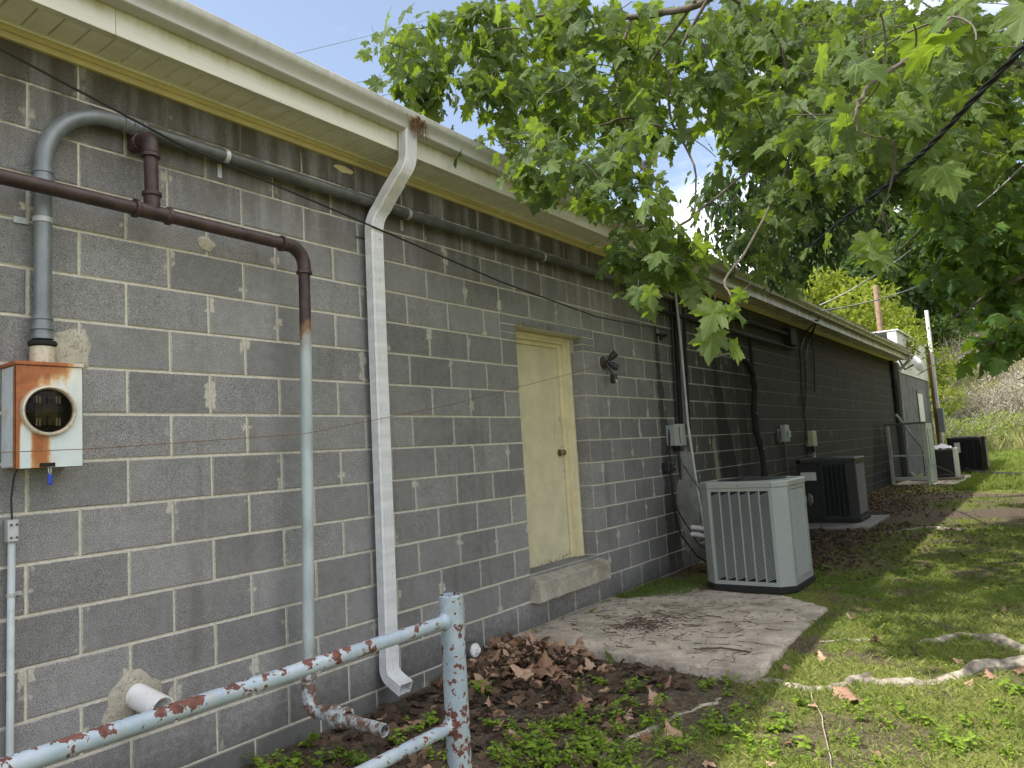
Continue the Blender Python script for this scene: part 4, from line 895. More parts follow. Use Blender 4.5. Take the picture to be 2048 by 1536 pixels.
for i in range(nn-1):
    for j in range(nn-1): F.append((i*nn+j, (i+1)*nn+j, (i+1)*nn+j+1, i*nn+j+1))
tag(MB().add(V, F).build('white_rag', MT['cloth'], None, True), 'crumpled white rag lying on top of the old window unit', 'rag')
A3 = ac('air_conditioner', 'black air conditioner farthest along the building near the sunny lawn', 22.3, 23.2, -1.75, -.85, .06, .98, 'acdark', 'acdark', 4)
MB().box(22.288, 22.30, -1.16, -1.02, .62, .90).build('label_plate', MT['label'], A3)
tag(MB().bbox(18.1, 21.6, -1.45, -.1, -.10, .035, .01).build('concrete_step', MT['concrete'], None), 'worn concrete slab under the wire gate', 'slab')
tag(MB().tube([(19.5, -4.2, .06), (20.3, -2.5, .06), (21.5, -1.7, .06), (22.2, -1.35, .06), (22.25, -1.2, .16)], .07, 10).build('drain_hose', MT['rubber'], None, True), 'thick black drain hose lying across the lawn by the far air conditioner', 'hose')
t = thing('far_downspout', 'pale downspout with a long elbow at the far end of the block wall', 'downspout', (20.75, -.08, 0))
MB().tube([(20.9, -.34, 3.40), (20.9, -.33, 3.24), (20.85, -.12, 3.03), (20.72, -.075, 2.95), (20.70, -.07, 1.5), (20.66, -.07, .2), (20.65, -.2, .1)], [.04]*7, 8).build('pipe', MT['gatepaint'], t)
t = thing('black_riser', 'pair of black pipes standing against the far end of the block wall', 'pipe', (20.3, -.06, 0))
for x, z1 in ((19.9, 3.2), (20.15, 2.7)): MB().tube([(x, -.05, .1), (x, -.05, z1)], .045, 8).build('pipe', MT['rubber'], t)
RB = thing('rear_building', 'farther grey block building with white upper siding and a white door beyond the long wall', 'building', (24, 2, 0))
MB().box(21.3, 26.9, -.02, 6, -.3, 2.95).build('block_wall', MT['farblock'], RB)
for k in range(16):
    MB().bbox(21.3, 26.9, -.045, 0.2, 2.952+k*.075, 3.024+k*.075, .006).build('siding_board', MT['siding'], RB)
MB().box(21.28, 26.95, -.10, 6.2, 4.16, 4.20).build('roof', MT['siding'], RB)
d = MB().bbox(24.0, 25.0, -.05, -.015, .05, 2.45, .01).build('door', MT['whitedoor'], RB); MB().lathe([(0, -.06), (.03, -.05), (.03, 0)], (24.1, -.05, 1.1), (0, 1, 0), 10).build('knob', MT['black'], d)
mb = MB().bbox(23.9, 24.0, -.045, -.01, .05, 2.55, .01); mb.bbox(25.0, 25.1, -.045, -.01, .05, 2.55, .01); mb.bbox(24.0, 25.0, -.045, -.01, 2.45, 2.55, .01); mb.build('door_frame', MT['galv_dark'], RB)
t = thing('corner_pipe', 'rusty vertical pipe strapped to a white post at the far corner of the rear building', 'pipe', (26.6, -.2, 0))
MB().tube([(26.5, -.18, 0), (26.5, -.18, 4.0)], .05, 8).build('pipe', MT['rustydebris'], t); MB().tube([(26.95, -.22, 0), (26.95, -.22, 5.4)], .06, 10).build('post', MT['siding'], t); MB().bbox(26.3, 26.7, -.42, -.24, 1.2, 2.0, .01).build('meter_can', MT['galv'], t)
q = atx(1836, 728, y=-.55)
t = thing('satellite_dish', 'white satellite dish seen edge on at the far corner of the roof', 'satellite dish', tuple(q))
MB().lathe([(0, .075), (.11, .055), (.19, .022), (.235, 0), (.24, .006), (.19, .034), (.11, .068), (0, .09)], q, (-.35, -.9, .25), 22).build('reflector', MT['siding'], t, True)
MB().tube([q+(.03, .10, 0), q+(.15, .35, -.1), q+(.2, .5, .25)], .025, 6).build('mount_arm', MT['galv_dark'], t); MB().tube([q+(0, .03, -.3), q+(-.2, -.45, -.05)], .012, 5).build('feed_arm', MT['galv_dark'], t)
q = atx(1768, 682, y=2.2); t = thing('white_dormer', 'small white sided gable showing above the far roof edge', 'dormer', tuple(q))
for k in range(5): MB().bbox(q[0]-.1, q[0]+1.1, 1.9-.55+k*.08, 2.5+.3-k*.08, q[2]-.4+k*.16, q[2]-.245+k*.16, .008).build('siding_board', MT['siding'], t)
for nm, u, v0, v1, dd, r_, lab in (('utility_pole', 1772, 760, 520, 29, .115, 'weathered brown utility pole rising behind the far roof'), ('utility_pole', 1594, 640, 520, 30, .10, 'darker brown utility pole behind the middle of the roof'),):
    b = at(u, v0, dd); b[2] = 0; tp = b+(0, 0, 7.2 if u > 1700 else 8.2); tag(MB().tube([b, (b+tp)/2, tp], [r_*1.15, r_, r_*.9], 10).build(nm, MT['wood'], None, True), lab, 'utility pole')
q = atx(1290, 330, y=1.5); t = thing('roof_flue', 'dark metal flue with a cap above the roof among the leaves', 'flue', (q[0], q[1], 3.7))
MB().tube([(q[0], q[1], 3.6), q+(0, 0, -.05)], .05, 10).build('flue_pipe', MT['galv_dark'], t, True); MB().lathe([(.07, -.08), (.085, -.07), (.085, .02), (.05, .06), (0, .07)], q, (0, 0, 1), 14).build('cap', MT['black'], t, True)
# overhead lines
for (a, b, r_, lab) in ((at(420, 145, 26), at(1060, -25, 40), .010, 'uppermost thin power line in the blue sky left of the tree'), (at(560, 205, 26), at(1100, 40, 40), .010, 'middle thin power line crossing the blue sky'), (at(600, 232, 26), at(1130, 75, 40), .012, 'lowest thin power line just above the gutter')):
    wire('power_line', [a, b], r_, MT['galv_dark'], lab, 'power line', 5, .25)
sc = [at(2150, -30, 2.7), at(2042, 99, 3.0), at(1861, 290, 3.9), at(1775, 369, 4.6), at(1645, 472, 6.6), at(1600, 512, 8.2), np.array((9.6, -.36, 3.62))]
t = thing('service_cable', 'thick twisted black service cable running from the upper right through the leaves to the eave', 'cable', tuple(sc[2]))
dense = []
for a, b in zip(sc, sc[1:]):
    for i in range(24): dense.append(a+(b-a)*i/24)
dense.append(sc[-1])
for k in range(3):
    P = []
    for i, p in enumerate(dense):
        q = i*.55+k*2.094; P.append(p+np.array((0, math.cos(q)*.009, math.sin(q)*.009)))
    MB().tube(P, .0075, 6).build('strand', MT['black'], t, True)
wire('drop_line', [at(2048, 330, 7), at(1860, 470, 10), at(1640, 610, 12.3)], .011, MT['oldpvc'], 'thin pale drop line from the right down to the middle of the gutter', 'cable', 5, .08)
wire('drop_line', [at(1900, 545, 13), at(1640, 622, 12.2)], .012, MT['oldpvc'], 'short pale line tied to the gutter below the yellow green tree', 'cable', 5, .1)
# ------------------------------------------------------------------ foliage
def leaf_mat(name, lo, hi, trans, tw=.42, rough=.5, veins=True, spec=.35):
    m = M(name); tn = m.attr('tone'); n = m.noise(7, 3, .6)
    k = m.ma('ADD', tn, m.ma('MULTIPLY', m.ma('SUBTRACT', n, .5), .35), clamp=True)
    col = m.mix(k, lo, hi)
    if veins:
        lx, ly = m.attr('lx'), m.attr('ly'); rr_ = m.ma('SQRT', m.ma('ADD', m.ma('MULTIPLY', lx, lx), m.ma('MULTIPLY', ly, ly))); an = m.ma('ARCTAN2', lx, ly); d = None
        for a in (0, .78, -.78, 1.5, -1.5):
            q = m.ma('MULTIPLY', rr_, m.ma('ABSOLUTE', m.ma('SINE', m.ma('SUBTRACT', an, a)))); d = q if d is None else m.ma('MINIMUM', d, q)
        vv = m.ramp(d, .006, .020, 1., 0.); col = m.mix(m.ma('MULTIPLY', vv, .45), col, (.28, .36, .13))
        side = m.ramp(m.ma('SINE', m.ma('MULTIPLY', m.ma('ADD', ly, m.ma('MULTIPLY', m.ma('ABSOLUTE', lx), -.9)), 42.)), .72, .98); col = m.mix(m.ma('MULTIPLY', side, .16), col, (.24, .32, .10))
        m.bump(m.ma('ADD', vv, side), .25, .003)
    back = m.geo.outputs['Backfacing']; col = m.mix(m.ma('MULTIPLY', back, .30), col, (.19, .215, .145))
    m.set(Base_Color=col, Roughness=rough); m.p.inputs['Specular IOR Level'].default_value = spec
    tr = m.t.nodes.new('ShaderNodeBsdfTranslucent'); m.put(tr.inputs[0], m.mix(k, tuple(c*.55 for c in trans), trans))
    mx = m.t.nodes.new('ShaderNodeMixShader'); mx.inputs[0].default_value = tw
    m.t.links.new(m.p.outputs[0], mx.inputs[1]); m.t.links.new(tr.outputs[0], mx.inputs[2]); m.t.links.new(mx.outputs[0], m.out.inputs[0]); return m.m
LM = {'syc': leaf_mat('sycamore_leaf', (.026, .056, .014), (.095, .145, .032), (.29, .43, .030), .44, .54, spec=.2),
      'cherry': leaf_mat('cherry_leaf', (.020, .050, .012), (.055, .10, .022), (.12, .24, .025), .38, veins=False),
      'maple': leaf_mat('maple_leaf', (.040, .105, .014), (.12, .21, .028), (.36, .56, .03), .42),
      'locust': leaf_mat('locust_leaf', (.12, .17, .018), (.25, .29, .030), (.42, .50, .03), .40, .6, False, .2),
      'wood': leaf_mat('woodland_leaf', (.035, .075, .018), (.085, .135, .030), (.16, .26, .03), .35, .6, False, .2),
      'woodb': leaf_mat('hazy_woodland_leaf', (.055, .095, .045), (.11, .155, .060), (.18, .27, .07), .35, .6, False, .2),
      'brush': leaf_mat('pale_brush', (.33, .29, .23), (.55, .50, .41), (.25, .22, .12), .25, .8, False, .1),
      'brushg': leaf_mat('green_brush', (.16, .25, .035), (.34, .42, .07), (.28, .38, .05), .35, .7, False, .1),
      'grass': leaf_mat('grass_blade', (.085, .150, .018), (.34, .37, .095), (.30, .44, .05), .35, .7, False, .2),
      'tall': leaf_mat('tall_grass', (.18, .23, .05), (.46, .41, .20), (.3, .3, .08), .3, .7, False, .1),
      'weed': leaf_mat('weed_leaf', (.14, .25, .022), (.31, .43, .05), (.40, .56, .04), .40, .55, False, .3),
      'litter': leaf_mat('rotting_leaf', (.045, .028, .018), (.19, .125, .085), (.1, .05, .02), .1, .85, False, .2),
      'dry': leaf_mat('dry_leaf', (.22, .100, .062), (.60, .385, .285), (.22, .10, .04), .15, .75, True, .25)}
BARK = plain('sycamore_bark', (.20, .175, .14), .85, var=.4, scale=14, bump=.35, dirt=(.10, .085, .06), dirt_s=8)
TWIG = plain('twig_bark', (.10, .085, .065), .85, var=.4, scale=20)
DBARK = plain('dark_branch_bark', (.115, .095, .072), .85, var=.4, scale=16, bump=.3)
ROOTM = plain('root_bark', (.34, .295, .235), .9, var=.6, scale=16, bump=.6, bscale=40, dirt=(.13, .10, .075), dirt_s=7)
half_o = [(.09, -.07), (.27, -.12), (.33, -.03), (.52, .03), (.42, .11), (.42, .18), (.53, .22), (.46, .30), (.57, .37), (.72, .53), (.55, .52), (.50, .60), (.43, .55), (.29, .51), (.31, .60), (.40, .70), (.27, .71), (.27, .83), (.16, .84), (.11, .95)]
def lobed(deep=0.):
    h = [(x*(1-deep*(.3 if i in (4, 5, 12, 13) else 0)), y) for i, (x, y) in enumerate(half_o)]
    return [(0, 0)]+h+[(0, 1.12)]+[(-x, y) for x, y in h[::-1]]
def leaf_tpl(outline, c=(0, .34), curl=.25, droop=.22, seed=0, ring=.55):
    rr = random.Random(seed); P = [c]+[(c[0]+(x-c[0])*ring, c[1]+(y-c[1])*ring) for x, y in outline]+list(outline); n = len(outline); V = []
    ph = rr.uniform(0, 6); am = rr.uniform(.02, .06)
    for x, y in P:
        z = -curl*abs(x)**1.6*rr.uniform(.9, 1.1)+.05*abs(x)-droop*max(0, y)**2+am*math.sin(5*math.atan2(x, y-.3)+ph)*math.hypot(x, y-.34)*2
        V.append((x, y, z))
    F = [(0, 1+i, 1+(i+1) % n) for i in range(n)]
    for i in range(n): F += [(1+i, 1+n+i, 1+n+(i+1) % n), (1+i, 1+n+(i+1) % n, 1+(i+1) % n)]
    return np.array(V, np.float32), np.array(F, np.int32)
def simple_tpl(outline, c=(0, .4), curl=.3, droop=.15):
    V = [(x, y, -curl*abs(x)**1.5-droop*y*y) for x, y in [c]+outline]; n = len(outline); return np.array(V, np.float32), np.array([(0, 1+i, 1+(i+1) % n) for i in range(n)], np.int32)
SYC = [leaf_tpl(lobed(), seed=k, curl=.18+.10*k/3, droop=.1+.08*k) for k in range(4)]
SYCL = simple_tpl(lobed()[::2]); MAP = simple_tpl(lobed(.6)); OVAL = simple_tpl([(0, 0), (.14, .15), (.20, .40), (.14, .7), (0, 1.), (-.14, .7), (-.20, .40), (-.14, .15)])
WEED = simple_tpl([(0, 0), (.20, .2), (.26, .45), (.16, .78), (0, 1.), (-.16, .78), (-.26, .45), (-.20, .2)])
def basis(t, nrm):                    # columns x, y(tip), z(normal); arrays (n,3)
    t = t/np.linalg.norm(t, axis=1, keepdims=True); x = np.cross(t, nrm); x /= np.linalg.norm(x, axis=1, keepdims=True)+1e-9; z = np.cross(x, t)
    return np.stack([x, t, z], 2)
def scatter(name, tpl, pos, Bm, size, tone, mat, parent=None, loc=True):
    V0, F0 = tpl; n = len(pos); nv = len(V0)
    V = np.einsum('nij,vj->nvi', Bm, V0)*size[:, None, None]+pos[:, None, :]
    F = (F0[None]+np.arange(n)[:, None, None]*nv).reshape(-1, 3)
    o = bulk(name, V.reshape(-1, 3), F, mat, np.repeat(tone, len(F0)), parent)
    if loc:
        for k, nm in ((0, 'lx'), (1, 'ly')):
            a = o.data.attributes.new(nm, 'FLOAT', 'POINT'); a.data.foreach_set('value', np.tile(V0[:, k], n).astype(np.float32))
    return o
def inpoly(u, v, P):
    c = False; j = len(P)-1
    for i in range(len(P)):
        if (P[i][1] > v) != (P[j][1] > v) and u < (P[j][0]-P[i][0])*(v-P[i][1])/(P[j][1]-P[i][1])+P[i][0]: c = not c
        j = i
    return c
class Crown:                          # limbs, twigs that grow from them, and leaves along the twigs
    def __init__(s, rnd): s.r = random.Random(rnd); s.nodes = []; s.tw = MB(); s.L = []; s.limbs = []
    def limb(s, pts, r0, r1, n=10, sub=5):
        P = [np.asarray(p, float) for p in pts]; Q = []
        for i in range(len(P)-1):
            a, b, c, d = P[max(i-1, 0)], P[i], P[i+1], P[min(i+2, len(P)-1)]
            for k in range(sub):
                t = k/sub; q = .5*((2*b)+(c-a)*t+(2*a-5*b+4*c-d)*t*t+(3*b-a-3*c+d)*t**3); Q.append(q+np.array([s.r.gauss(0, .004) for _ in range(3)])*(len(Q) > 0))
        Q.append(P[-1]); m = len(Q)
        s.limbs.append(MB().tube(Q, [r0+(r1-r0)*i/(m-1) for i in range(m)], n)); s.nodes += Q[1:]
    def spray(s, tip, size, n, tone=0., length=.6):
        r = s.r; N = np.array(s.nodes); d = np.linalg.norm(N-tip, axis=1); st = N[int(np.argmin(d))]
        dist = np.linalg.norm(tip-st); mid = (st+tip)/2+np.array((r.gauss(0, .1), r.gauss(0, .1), .10*dist+r.gauss(0, .05)))*min(1, dist)
        Q = [(1-t)**2*st+2*t*(1-t)*mid+t*t*tip for t in np.linspace(0, 1, 8)]
        s.tw.tube(Q, [.0035+.004*min(2.5, dist)*(1-i/7)**1.2 for i in range(8)], 4, False); s.nodes += Q[3:7]
        seg = min(length, dist*.9+.15); dirn = (Q[-1]-Q[-3]); dirn /= np.linalg.norm(dirn)+1e-9
        for i in range(n):
            t = i/max(1, n-1); p = tip-dirn*seg*(1-t)+np.array((r.gauss(0, .075), r.gauss(0, .075), r.gauss(0, .075)))*(1+dist*.4)
            az = r.uniform(0, 6.283); o = np.array((math.cos(az), math.sin(az), 0))
            td = dirn*.35+o*.7+np.array((0, 0, -r.uniform(.25, 1.5))); pe = p+td/np.linalg.norm(td)*size*r.uniform(.25, .5)
            s.tw.tube([p, pe], .0014, 3, False)
            nr = np.array((r.gauss(0, .5), r.gauss(0, .5), .75))+o*.6
            s.L.append((pe, td, nr, size*r.uniform(.45, 1.25), min(1, max(0, r.gauss(.42+tone, .27)))))
    def finish(s, tree, tpls, far_tpl, mat, twig_mat, limb_mat, singles, far_d=9., name='leaf'):
        for l in s.limbs: l.build('branch', limb_mat, tree, True)
        tag(s.tw.build('twigs', twig_mat, tree), kind='stuff')
        if not s.L: return
        pos = np.array([l[0] for l in s.L]); B_ = basis(np.array([l[1] for l in s.L]), np.array([l[2] for l in s.L])); sz = np.array([l[3] for l in s.L]); tn = np.array([l[4] for l in s.L])
        vis = []
        for i, p in enumerate(pos):
            u, v, w_ = pix(p); vis.append(sz[i]/w_ if (w_ > .5 and -20 < u < 2068 and -20 < v < 1556) else 0)
        vis = np.array(vis); order = np.argsort(-vis); one = order[:singles]; one = one[vis[one] > 0]
        if singles:
            lib = []
            for k in range(12):
                V0, F0 = tpls[k % len(tpls)]; me = bpy.data.meshes.new(name); me.from_pydata(V0.tolist(), [], F0.tolist()); me.materials.append(mat); me.shade_smooth()
                me.attributes.new('tone', 'FLOAT', 'FACE').data.foreach_set('value', np.full(len(F0), .08+.075*k, np.float32))
                for q, nm in ((0, 'lx'), (1, 'ly')): me.attributes.new(nm, 'FLOAT', 'POINT').data.foreach_set('value', V0[:, q].copy())
                lib.append(me)
            base = np.asarray(WLOC[tree.name])
            for i in one:
                k = int(min(11, max(0, round((tn[i]-.08)/.075+s.r.gauss(0, .6)))));  o = bpy.data.objects.new(name, lib[k]); COL.objects.link(o); o.parent = tree
                m4 = Matrix.Identity(4)
                for a in range(3):
                    for b in range(3): m4[a][b] = float(B_[i][a][b]*sz[i])
                    m4[a][3] = float(pos[i][a]-base[a])
                o.matrix_basis = m4
        rest = np.setdiff1d(np.arange(len(pos)), one); dd = (pos-CAM) @ FWD
        near = rest[(vis[rest] > 0) & (dd[rest] < far_d)]; far = np.setdiff1d(rest, near)
        for q in range(len(tpls)):
            ix = near[q::len(tpls)]
            if len(ix): tag(scatter('foliage', tpls[q], pos[ix], B_[ix], sz[ix], tn[ix], mat, tree), kind='stuff')
        if len(far): tag(scatter('foliage', far_tpl, pos[far], B_[far], sz[far], tn[far], mat, tree), kind='stuff')
def rand_in(r, P):
    us = [p[0] for p in P]; vs = [p[1] for p in P]
    while True:
        u, v = r.uniform(min(us), max(us)), r.uniform(min(vs), max(vs))
        if inpoly(u, v, P): return u, v
# --- sycamore over the yard; its trunk stands right of the frame, its roots cross the lawn
TB = np.array((3.9, -5.0, -.1))
syc = thing('sycamore_tree', 'large sycamore with broad lobed leaves hanging over the gutter and pale roots crossing the lawn', 'tree', tuple(TB))
MB().tube([TB+(0, 0, -.2), TB+(0, 0, .1), TB+(0, .02, .6), TB+(-.03, .1, 2.0), TB+(-.08, .2, 3.4), TB+(-.1, .35, 5.2), TB+(0, .4, 7.2)], [.52, .40, .33, .29, .25, .18, .10], 18).build('trunk', BARK, syc, True)
cr = Crown(21); T3 = TB+(-.06, .16, 3.0); T4 = TB+(-.09, .25, 4.2)
cr.limb([T3, at(1600, -260, 4.3), at(1440, -20, 5.0), at(1330, 25, 5.2), at(1240, 34, 5.3), at(1130, 30, 5.4), at(950, 40, 5.5), at(800, 62, 5.6)], .036, .005)
cr.limb([at(1420, -8, 5.05), at(1352, 120, 5.2), at(1338, 225, 5.1), at(1388, 330, 5.0), at(1388, 430, 4.7)], .014, .005, 7)
cr.limb([at(1265, 30, 5.3), at(1240, 110, 5.2), at(1236, 190, 5.1), at(1250, 290, 4.9), at(1180, 370, 4.5)], .013, .004, 7)
cr.limb([at(1390, 0, 5.1), at(1240, 200, 5.6), at(1120, 280, 5.2), at(1040, 330, 4.6)], .012, .004, 7)
cr.limb([at(1200, 252, 5.0), at(1262, 236, 5.0), at(1322, 254, 5.0)], .007, .009, 6)
cr.limb([T3, at(2150, -300, 3.6), at(1960, -40, 3.2), at(1850, 90, 3.0), at(1740, 170, 2.95), at(1712, 220, 2.9), at(1722, 265, 2.9), at(1790, 282, 2.9)], .016, .002, 8)
cr.limb([at(1440, -20, 5.0), at(1560, 90, 5.6), at(1580, 300, 5.4), at(1510, 470, 4.4), at(1450, 560, 3.4), at(1480, 600, 3.0)], .012, .004, 8)
cr.limb([at(1560, 290, 5.6), at(1400, 420, 4.8), at(1310, 490, 4.2), at(1270, 520, 4.0)], .012, .004, 7)
cr.limb([T4, (4.4, -3.6, 6.6), (5.6, -1.8, 8.2), (8.2, -.8, 9.0)], .10, .02)
cr.limb([T4, (6.0, -5.4, 5.6), (9.2, -5.2, 7.4), (12.5, -4.6, 8.6)], .11, .02)
cr.limb([T4, (2.2, -3.6, 5.4), (.2, -2.6, 6.4), (-1.4, -2.2, 6.8)], .09, .02)
cr.limb([T4+(0, 0, 1.2), (4.4, -4.0, 7.2), (5.2, -1.6, 8.4), (6.4, .6, 9.0)], .08, .02)
cr.limb([T4, (3.2, -6.6, 5.8), (1.6, -8.2, 6.4)], .09, .02); cr.limb([T4, (6.4, -6.6, 6.0), (9.0, -7.6, 6.6)], .09, .02)
REG = [([(742, 60), (830, 0), (1010, 0), (1010, 250), (900, 240), (830, 225), (800, 150)], (4.8, 5.9), 42, .118, .2),
       ([(1000, 0), (1360, 0), (1350, 300), (1230, 250), (1000, 270)], (4.6, 7.2), 115, .125, .08),
       ([(960, 270), (1030, 360), (1200, 430), (1300, 400), (1330, 290), (1000, 250)], (3.9, 4.5), 30, .095, .1),
       ([(1360, 0), (1800, 0), (1800, 330), (1640, 380), (1430, 330), (1420, 120)], (5.0, 8.5), 140, .135, -.06),
       ([(1240, 490), (1300, 560), (1400, 585), (1410, 480), (1310, 430)], (3.7, 4.3), 11, .112, .15),
       ([(1425, 580), (1490, 610), (1515, 590), (1470, 560)], (2.9, 3.1), 2, .125, .35),
       ([(1660, 0), (2048, 0), (2048, 150), (1850, 160), (1700, 160)], (2.6, 3.3), 9, .135, .3),
       ([(1700, 430), (1850, 420), (1810, 500)], (3.1, 3.4), 3, .12, .25),
       ([(1560, 120), (1760, 120), (1760, 330), (1600, 330)], (3.6, 4.8), 12, .115, .12),
       ([(1400, 0), (2048, 0), (2048, 330), (1700, 370), (1440, 290), (1430, 150)], (7.5, 13.0), 220, .19, -.02), ([(1480, 430), (1580, 420), (1600, 540), (1500, 520)], (4.4, 6.), 8, .11, 0.), ([(1760, 0), (2048, 0), (2048, 360), (1780, 340)], (4.5, 7.0), 60, .13, .1)]
for P, (d0, d1), n, size, tone in REG:
    tips = []
    for _ in range(n):
        u, v = rand_in(cr.r, P); tips.append(at(u, v, cr.r.uniform(d0, d1)))
    tips.sort(key=lambda p: min(np.linalg.norm(np.array(cr.nodes)-p, axis=1)))
    for p in tips: cr.spray(p, size, cr.r.randint(7, 11) if d0 > 3.3 else cr.r.randint(2, 4), tone, .6)
def overhead(cr, n, box, size, nl, dens=None):
    k = 0; tries = 0
    while k < n and tries < n*30:
        tries += 1; p = np.array([cr.r.uniform(*b) for b in box]); u, v, w_ = pix(p)
        if w_ > .3 and -130 < u < 2180 and v > -110: continue
        N = np.array(cr.nodes); st = N[int(np.argmin(np.linalg.norm(N-p, axis=1)))]
        if any(q[2] > .3 and -40 < q[0] < 1060 and q[1] > -60 for q in (pix(st+(p-st)*t_) for t_ in (.3, .5, .7, .9))): continue
        cr.spray(p, size, nl, 0, .8); k += 1
overhead(cr, 300, ((6.5, 16), (-9, 2.0), (4.8, 11)), .25, 11)
cr.finish(syc, SYC, SYCL, LM['syc'], TWIG, DBARK, 300, 9.)
rp = lambda L, z=-.07: [atx(u, v, z=z) for u, v in L]
def root(pts, r0, r1, z):
    P = [np.array(p) for p in pts]; Q = []
    for a, b in zip(P, P[1:]):
        for k in range(4): Q.append(a+(b-a)*k/4+np.array((cr.r.gauss(0, .012), cr.r.gauss(0, .012), 0)))
    Q.append(P[-1]); m = len(Q); R_ = [(r0+(r1-r0)*i/(m-1))*.76*cr.r.uniform(.85, 1.15) for i in range(m)]
    for i, q in enumerate(Q): q[2] = gh(q[0], q[1])+R_[i]*(.2+.3*math.sin(i*.7))-.008
    MB().tube(Q, R_, 9).build('root', ROOTM, syc, True)
root([TB+(-.3, .3, 0), (3.75, -3.9, 0)]+rp([(2048, 1345), (1960, 1358), (1880, 1374), (1760, 1376), (1700, 1366)]), .09, .024, 0)
root(rp([(1740, 1362), (1690, 1382), (1620, 1385), (1540, 1368), (1470, 1358), (1430, 1352)]), .036, .024, 0)
root(rp([(1440, 1398), (1400, 1410), (1340, 1430), (1290, 1452), (1235, 1470)]), .014, .028, 0)
root([TB+(-.2, .35, 0), (3.9, -3.9, 0)]+rp([(2048, 1322), (1990, 1305), (1935, 1292), (1880, 1300), (1830, 1307)]), .085, .022, 0)
root(rp([(1760, 1300), (1700, 1298), (1640, 1300)]), .018, .016, 0)
root(rp([(1930, 1075), (1860, 1070), (1780, 1078)]), .04, .03, 0)
root([TB+(.3, .2, 0), (5.2, -4.2, 0), (6.4, -3.9, 0)], .11, .03, 0); root([TB+(-.4, -.1, 0), (2.6, -5.3, 0), (1.2, -5.2, 0)], .1, .03, 0)
# --- dark small-leaved cherry behind the sycamore
CB = np.array((10.2, -5.6, 0.)); che = thing('cherry_tree', 'dark green tree with small oval leaves behind the sycamore leaves above the roof edge', 'tree', tuple(CB)); cr = Crown(5)
MB().tube([CB+(0, 0, -.1), CB+(0, 0, 1.5), CB+(-.1, .3, 3.2), CB+(-.2, .7, 5.)], [.2, .15, .12, .08], 12).build('trunk', TWIG, che, True)
cr.limb([CB+(-.1, .3, 3.2), at(1800, 200, 9.0), at(1640, 380, 8.6), at(1520, 430, 8.2), at(1440, 450, 8.0)], .05, .008, 8); cr.limb([CB+(-.2, .7, 5), at(1760, 60, 9), at(1560, 60, 8.6), at(1480, 130, 8.4)], .05, .008, 8)
for P, n in (([(1410, 340), (1640, 300), (1650, 480), (1590, 575), (1500, 540), (1410, 470), (1395, 400)], 175), ([(1450, 20), (1600, 10), (1600, 120), (1470, 120)], 22), ([(1600, 250), (1800, 250), (1800, 470), (1650, 520)], 50)):
    for _ in range(n): u, v = rand_in(cr.r, P); cr.spray(at(u, v, cr.r.uniform(7.4, 9.2)), .13, 14, -.05, .55)
cr.finish(che, [OVAL], OVAL, LM['cherry'], TWIG, TWIG, 150, 10.)
# --- maple filling the right side
MBp = np.array((10.5, -7.4, 0.)); mp = thing('maple_tree', 'deep green maple with layered lobed leaves filling the right edge above the lawn', 'tree', tuple(MBp)); cr = Crown(8)
MB().tube([MBp+(0, 0, -.2), MBp+(0, 0, 1.4), MBp+(0, .2, 3.4), MBp+(.1, .4, 6.)], [.36, .26, .22, .13], 14).build('trunk', BARK, mp, True)
for L_ in ([at(2300, 300, 9), at(2048, 330, 9), at(1880, 430, 9.4), at(1780, 520, 9.8)], [at(2300, 500, 8.6), at(2080, 540, 8.6), at(1960, 600, 8.6), at(1900, 640, 8.7)], [at(2300, 100, 9), at(2060, 160, 9.5), at(1900, 220, 10), at(1800, 300, 10.4)], [at(2200, 640, 7), at(2040, 670, 6.6), at(1965, 690, 6.3)]):
    cr.limb([MBp+(0, .2, 3.2)]+L_, .06, .008, 8)
for P, n, (d0, d1), t_ in (([(1860, 380), (2060, 360), (2060, 610), (1970, 610), (1890, 580), (1840, 500)], 66, (8, 10.5), -.05), ([(1760, 150), (2060, 130), (2060, 380), (1850, 400), (1740, 330)], 72, (8.5, 12), .2), ([(1960, 640), (2048, 620), (2060, 680), (1990, 695), (1950, 710)], 8, (6.0, 6.9), -.1)):
    for _ in range(n): u, v = rand_in(cr.r, P); cr.spray(at(u, v, cr.r.uniform(d0, d1)), .15, 14, t_, .6)
overhead(cr, 80, ((7, 17), (-12, -3.2), (3.2, 9)), .24, 11)
cr.finish(mp, [MAP], SYCL, LM['maple'], TWIG, BARK, 200, 11.)
